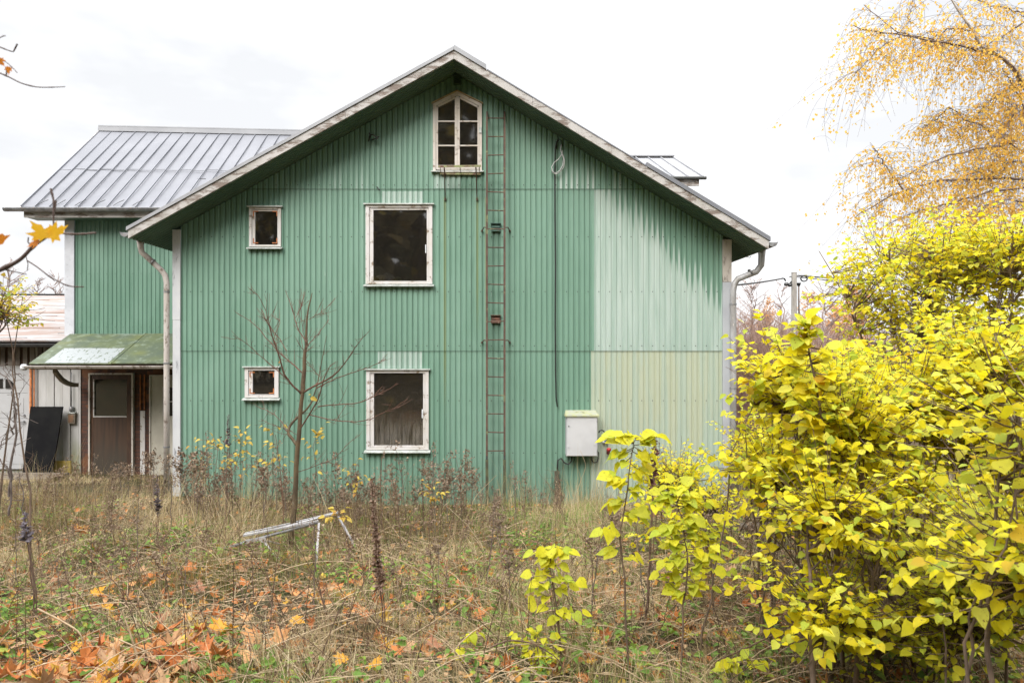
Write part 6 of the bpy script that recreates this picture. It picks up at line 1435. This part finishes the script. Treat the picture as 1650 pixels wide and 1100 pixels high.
spots = [(330, 845, .95, 0), (352, 838, .8, 1), (300, 850, .7, 4), (318, 860, .6, 2), (375, 850, 1.0, 3), (403, 845, .9, 0), (425, 860, .8, 1), (245, 830, .75, 1), (262, 845, .6, 4), (275, 870, .8, 3), (225, 825, .65, 0),
 (505, 860, .8, 0), (530, 850, .9, 3), (556, 850, .8, 2), (580, 845, .9, 0), (610, 842, .75, 1), (640, 850, .9, 0), (655, 840, .9, 3), (668, 852, .7, 1), (682, 845, .9, 0), (700, 850, .9, 2), (712, 842, 1.0, 3), (725, 855, .8, 1), (745, 848, .9, 0), (760, 850, .7, 4), (720, 870, .9, 0),
 (830, 850, .75, 3), (845, 842, .8, 0), (870, 850, .55, 2), (180, 830, .6, 0), (200, 800, .6, 1), (130, 815, .55, 3), (150, 840, .5, 4), (90, 830, .6, 1), (60, 850, .6, 0), (110, 800, .5, 3), (240, 790, .8, 0), (1180, 840, .8, 3), (1055, 850, 1.1, 3), (958, 980, .9, 2),
 (560, 890, .9, 3), (650, 905, .8, 0), (690, 890, .8, 2), (740, 900, .7, 4), (780, 880, .6, 2), (200, 900, .55, 4), (160, 930, .6, 2), (345, 920, .5, 4), (260, 930, .5, 2),
 (410, 980, .8, 2), (505, 1000, .75, 3), (640, 1010, .6, 4), (700, 980, .6, 2), (330, 990, .5, 4), (560, 960, .7, 4), (780, 960, .7, 3), (815, 1000, .6, 4), (830, 930, .6, 2), (950, 1000, .7, 3), (1000, 950, .8, 0), (1040, 990, .7, 3), (980, 900, .8, 1), (1130, 940, .8, 3), (1220, 960, .7, 0), (1260, 1000, .6, 2), (1300, 1040, .6, 4), (1240, 900, .9, 1), (1180, 900, .8, 0)]
r = rng(72)
for k in range(120):      # the fringe along the wall foot, thinner towards the right
    a = 300 + 620 * r.random() ** 1.25; spots.append((a, r.uniform(828, 866), r.uniform(.45, .95) * (1 if a < 780 else .6), int(r.integers(0, 5))))
for k in range(40): spots.append((r.choice([r.uniform(20, 350), r.uniform(600, 1300)]), r.uniform(870, 1010), r.uniform(.35, .7), int(r.integers(0, 5))))
for k in range(22): spots.append((r.uniform(20, 280), r.uniform(815, 862), r.uniform(.35, .75), int(r.integers(0, 5))))
r = rng(71); used = set()
for px, py, s_, kd in spots:
    # where the sight line through that point meets the sloping ground
    yy = (EYE - .9) / ((py - PY0) / F - .081) if (py - PY0) / F > .1 else 10.8
    yy = min(max(yy, 3.2), 10.75); x = (px - PX0) * yy / F; o = protos[kd]
    if kd in used: o = copy_tree(protos[kd])
    q = s_ * r.uniform(.85, 1.15); used.add(kd); o['label'] = ('big ' if q > .88 else '' if q > .68 else 'small ' if q > .5 else 'tiny ') + WL[kd] + where(px, py).replace(' of the lower big window', ' of the lower window'); o.location = (x, yy, float(ground_z(x, yy))); o.rotation_euler = (r.normal(0, .08), r.normal(0, .1), r.uniform(0, 6.28)); o.scale = (q, q, q)
# the one dense dead spike in the middle and its relatives
def spike(label, base_px, top_px, Y, rs, dens=260, mat=None, hd=.5, lean=.0, rad=.045):
    r = rng(rs); b0 = np.array(P(base_px[0], base_px[1], Y)); b0[2] = float(ground_z(b0[0], Y)) - .02; tp_ = np.array(P(top_px[0], top_px[1], Y)); sp = bez(b0, (b0 + tp_) / 2 + [.01, 0, 0], tp_, 16); sp[1:-1] += r.normal(0, .005, (14, 3))
    root = thing('dead_spike', label, 'weed', tuple(b0)); tubes_mesh('stalk', [(sp, np.linspace(.006, .003, 16)), (sp + [.012, .01, 0], np.linspace(.004, .0015, 16))], M_WEED, root, n=6)
    Lp, Ly, S_ = [], [], []
    for k in range(dens):
        t = 1 - hd * r.random(); f_ = min(t * 15, 14.99); i_ = int(f_); a = sp[i_] * (1 - f_ + i_) + sp[i_ + 1] * (f_ - i_) + r.normal(0, .006, 3); an = r.uniform(0, 6.28); w_ = rad * (1.1 - (t - (1 - hd)) / hd * .75); v = np.array([math.cos(an), math.sin(an), r.uniform(-.2, .8)]); Lp.append(a); Ly.append(v); S_.append(w_ * r.uniform(.7, 1.2))
    n = len(Lp); leaves('bracts', LEAFN, Lp, Ly, r.normal(0, 1, (n, 3)), S_, mat or mat_leaf('dry_bract', [(0, (.16, .085, .06, 1)), (1, (.24, .15, .11, 1))], .1), root); return root
spike('tall brown dead seed spike standing in the middle of the grass', (618, 1085), (597, 772), 4.6, 81, 420, mat_leaf('ragged_bract', [(0, (.20, .12, .085, 1)), (1, (.32, .22, .16, 1))], .1), .68, rad=.042)
spike('grey dead lupin spike at the left edge of the grass', (60, 1010), (38, 825), 4.9, 82, 60, mat_leaf('grey_pod', [(0, (.17, .15, .17, 1)), (1, (.12, .10, .12, 1))], .1), .25, rad=.05)
spike('dark dead spike behind the large sapling at the pale wall', (1040, 900), (1055, 702), 5.0, 83, 90, mat_leaf('red_brown_pod', [(0, (.16, .07, .06, 1)), (1, (.12, .05, .05, 1))], .1), .3, rad=.05)
spike('grey dead spike just left of the white corner board', (252, 880), (253, 765), 7.4, 84, 90, mat_leaf('grey_pod_dark', [(0, (.15, .12, .13, 1)), (1, (.10, .08, .08, 1))], .1), .5, rad=.05)
spike('dark dead spike standing between corner board and small window', (362, 850), (368, 668), 8.0, 85, 70, mat_leaf('grey_pod_darker', [(0, (.13, .10, .11, 1)), (1, (.09, .07, .08, 1))], .1), .25, rad=.04)
# pale bent stalks near the viewer
def stalk(label, q, Y, r0=.006, mat=None):
    r0 *= 1.2
    p = np.array([P(a, b_, Y + (c[0] if c else 0)) for a, b_, *c in q]); t = np.linspace(0, 1, len(p)); f = np.linspace(0, 1, 18); p = np.stack([np.interp(f, t, p[:, k]) for k in range(3)], 1); p[1:-1] = (p[:-2] + p[1:-1] * 2 + p[2:]) / 4
    gz_ = ground_z(p[:, 0], p[:, 1]) + .02; p[:, 2] = np.maximum(p[:, 2], gz_)
    o = tubes_mesh('dry_stalk', [(p, np.linspace(r0, r0 * .5, 18))], mat or M_STALK, None, tuple(p[0]), n=6); props(o, label, 'stalk')
stalk('thick pale dry stalk bent over in the lower left', [(225, 1098), (222, 1060), (210, 1020), (196, 983)], 4.0, .006)
stalk('pale stalk with a sharp kink left of the thick pale one', [(60, 980), (100, 1000), (130, 1018), (140, 1060), (155, 1095)], 4.1, .005)
stalk('pale stalk lying slantwise right of the bent thick stalk', [(192, 1030), (250, 1055), (300, 1082)], 4.1, .004)
stalk('long thin straw slanting across the lower left grass', [(240, 985), (290, 1030), (330, 1065)], 4.3, .003)
stalk('long arched dry stalk in front of the small lime sapling', [(790, 1042), (820, 1030), (860, 1035), (900, 1060), (915, 1098)], 3.9, .0045, M_WEED)
stalk('slanting dark stalk at the bottom left of the dead spike', [(500, 1098), (520, 1050), (545, 985), (560, 960)], 4.1, .004, M_WEED)
stalk('upright dark red stalk left of the metal frame legs', [(425, 1080), (436, 1000), (442, 930), (450, 880)], 4.6, .004, M_WEED)
stalk('bundle stalk slanting to the right of the dead spike', [(560, 1085), (620, 1050), (700, 1000), (760, 960)], 4.4, .004)
stalk('pale stalk rising steeply right of the dead spike', [(700, 1010), (712, 960), (722, 900), (735, 840)], 5.2, .0035)
stalk('tall thin pale straw crossing the lower big window edge', [(735, 905), (742, 860), (765, 800), (800, 765)], 7.6, .0035)
stalk('slender dark stalk behind the metal frame', [(455, 880), (457, 820), (452, 760), (444, 700)], 7.9, .006, M_TWIG)
stalk('dark straight cane standing below the lower big window', [(615, 850), (614, 815), (613, 780), (615, 735)], 8.6, .008, M_WEED)
stalk('brown bramble arching across the bottom right grass', [(1150, 1065), (1200, 1045), (1250, 1020), (1290, 1000)], 4.2, .005, M_WEED)
stalk('pale broken stick lying at the bottom edge right of centre', [(970, 1098), (1010, 1088), (1060, 1070), (1090, 1060)], 4.0, .006)
stalk('thin pale stalk leaning across the green wall foot near the cabinet', [(925, 830), (930, 790), (945, 750), (935, 725)], 9.6, .003)
# prominent fallen maple leaves close to the viewer
big = [(28, 1068, 0), (80, 1060, 1), (118, 1072, 2), (60, 1040, 1), (100, 1038, 0), (135, 1050, 1), (18, 1052, 2), (240, 945, 0), (228, 935, 2), (305, 940, 0), (150, 968, 3), (120, 985, 0), (172, 995, 3), (265, 905, 1), (318, 970, 1), (305, 1093, 3), (375, 908, 1), (340, 1040, 0), (470, 1030, 3), (555, 1080, 3), (600, 1090, 3), (640, 1080, 0), (655, 1060, 2), (700, 1060, 1),
       (930, 960, 2), (1175, 940, 2), (1200, 960, 2), (1170, 1060, 0), (800, 895, 3), (765, 1000, 0), (1230, 990, 2), (500, 915, 2), (395, 960, 0), (450, 870, 2), (840, 870, 2), (130, 845, 0), (60, 905, 0), (90, 935, 1), (10, 985, 0), (270, 1010, 1)]
ML = [mat_leaf('maple_orange', [(0, (.50, .18, .05, 1)), (1, (.44, .15, .04, 1))], .15, .7), mat_leaf('maple_brown', [(0, (.36, .17, .09, 1)), (1, (.30, .14, .08, 1))], .1, .7), mat_leaf('maple_tan', [(0, (.56, .34, .18, 1)), (1, (.50, .30, .16, 1))], .15, .7), mat_leaf('maple_gold', [(0, (.66, .34, .04, 1)), (1, (.62, .30, .03, 1))], .2, .7)]
NM = ['orange fallen maple leaf', 'brown fallen maple leaf', 'pale tan fallen maple leaf', 'golden fallen maple leaf']; r = rng(91)
for px, py, kd in big:
    yy = min(max((EYE - .9) / ((py - PY0) / F - .081), 3.5), 10); x = (px - PX0) * yy / F; z = float(ground_z(x, yy)) + .075
    T = maple_t(r, r.uniform(-.6, .8)); an = r.uniform(0, 6.28); N = norm(np.array([r.normal(0, .3), -.35 + r.normal(0, .3), 1.0])); Yv = np.array([math.cos(an), math.sin(an), 0]); X = norm(np.cross(Yv, N)); Y2 = np.cross(N, X)
    o = tile('maple_leaf', T[0], T[1], np.array([[x, yy, z]]), X[None], Y2[None], N[None], [r.uniform(.08, .13)], ML[kd], None, (x, yy, z)); props(o, NM[kd] + where(px, py), 'leaf', NM[kd].replace('leaf', 'leaves') + ' on the grass')
# ---------------------------------------------------------------- the overturned white metal frame
def rack():
    Y0 = 7.0; M = noisy('chalky_white_metal', (.42, .41, .42, 1), (.28, .27, .27, 1), 8, rough=.5); MG = noisy('bare_grey_tube', (.22, .22, .23, 1), (.14, .14, .14, 1), 9, rough=.45, metal=.3)
    rk = thing('metal_frame', 'overturned white metal frame lying against the bare tree', 'frame', P(460, 895, Y0))
    def bar(a, b_, w_, h_, nm, mat=M):
        mb = MB(); mb.beam(P(*a), P(*b_), w_, h_); return mb.build(nm, mat, rk)
    bar((392, 862.5, Y0), (395 + 118, 839, Y0 + .1), .026, .018, 'rail'); bar((395, 859, Y0 + .2), (544, 826, Y0 + .45), .026, .016, 'rail'); bar((394, 860.5, Y0 + .1), (452, 851, Y0 + .18), .06, .006, 'plate'); bar((420, 858, Y0 + .1), (512, 834, Y0 + .2), .055, .006, 'plate')
    mb = MB(); mb.tube([P(361, 884, Y0 - .05), P(400, 872, Y0), P(512, 841, Y0 + .1)], .016, 10); mb.build('tube', MG, rk, smooth=True)
    bar((396, 872, Y0), (424, 867, Y0 + .02), .04, .03, 'rail'); bar((392, 861, Y0 + .5), (545, 824.5, Y0 + .55), .025, .018, 'rail')
    bar((424, 871, Y0), (458, 912, Y0 - .25), .026, .014, 'leg'); bar((545, 831, Y0 + .45), (572, 880, Y0 + .3), .024, .014, 'leg'); bar((514, 842, Y0 + .1), (509, 918, Y0 - .2), .022, .014, 'leg'); bar((430, 871, Y0 + .3), (462, 879, Y0 + .4), .02, .015, 'brace')
    mb = MB(); mb.tube([P(424, 869, Y0 - .03), P(424, 869, Y0 + .03)], .03, 10); mb.build('joint', M, rk)
rack()
# grey log under the thicket
lg = MB(); lg.tube([P(1190, 850, 8.4), P(1250, 846, 8.6), P(1330, 852, 8.9)], [.06, .065, .05], 10); props(lg.build('fallen_log', M_OLD, None, P(1250, 850, 8.6), True), 'grey log lying on the ground under the yellow thicket', 'log')
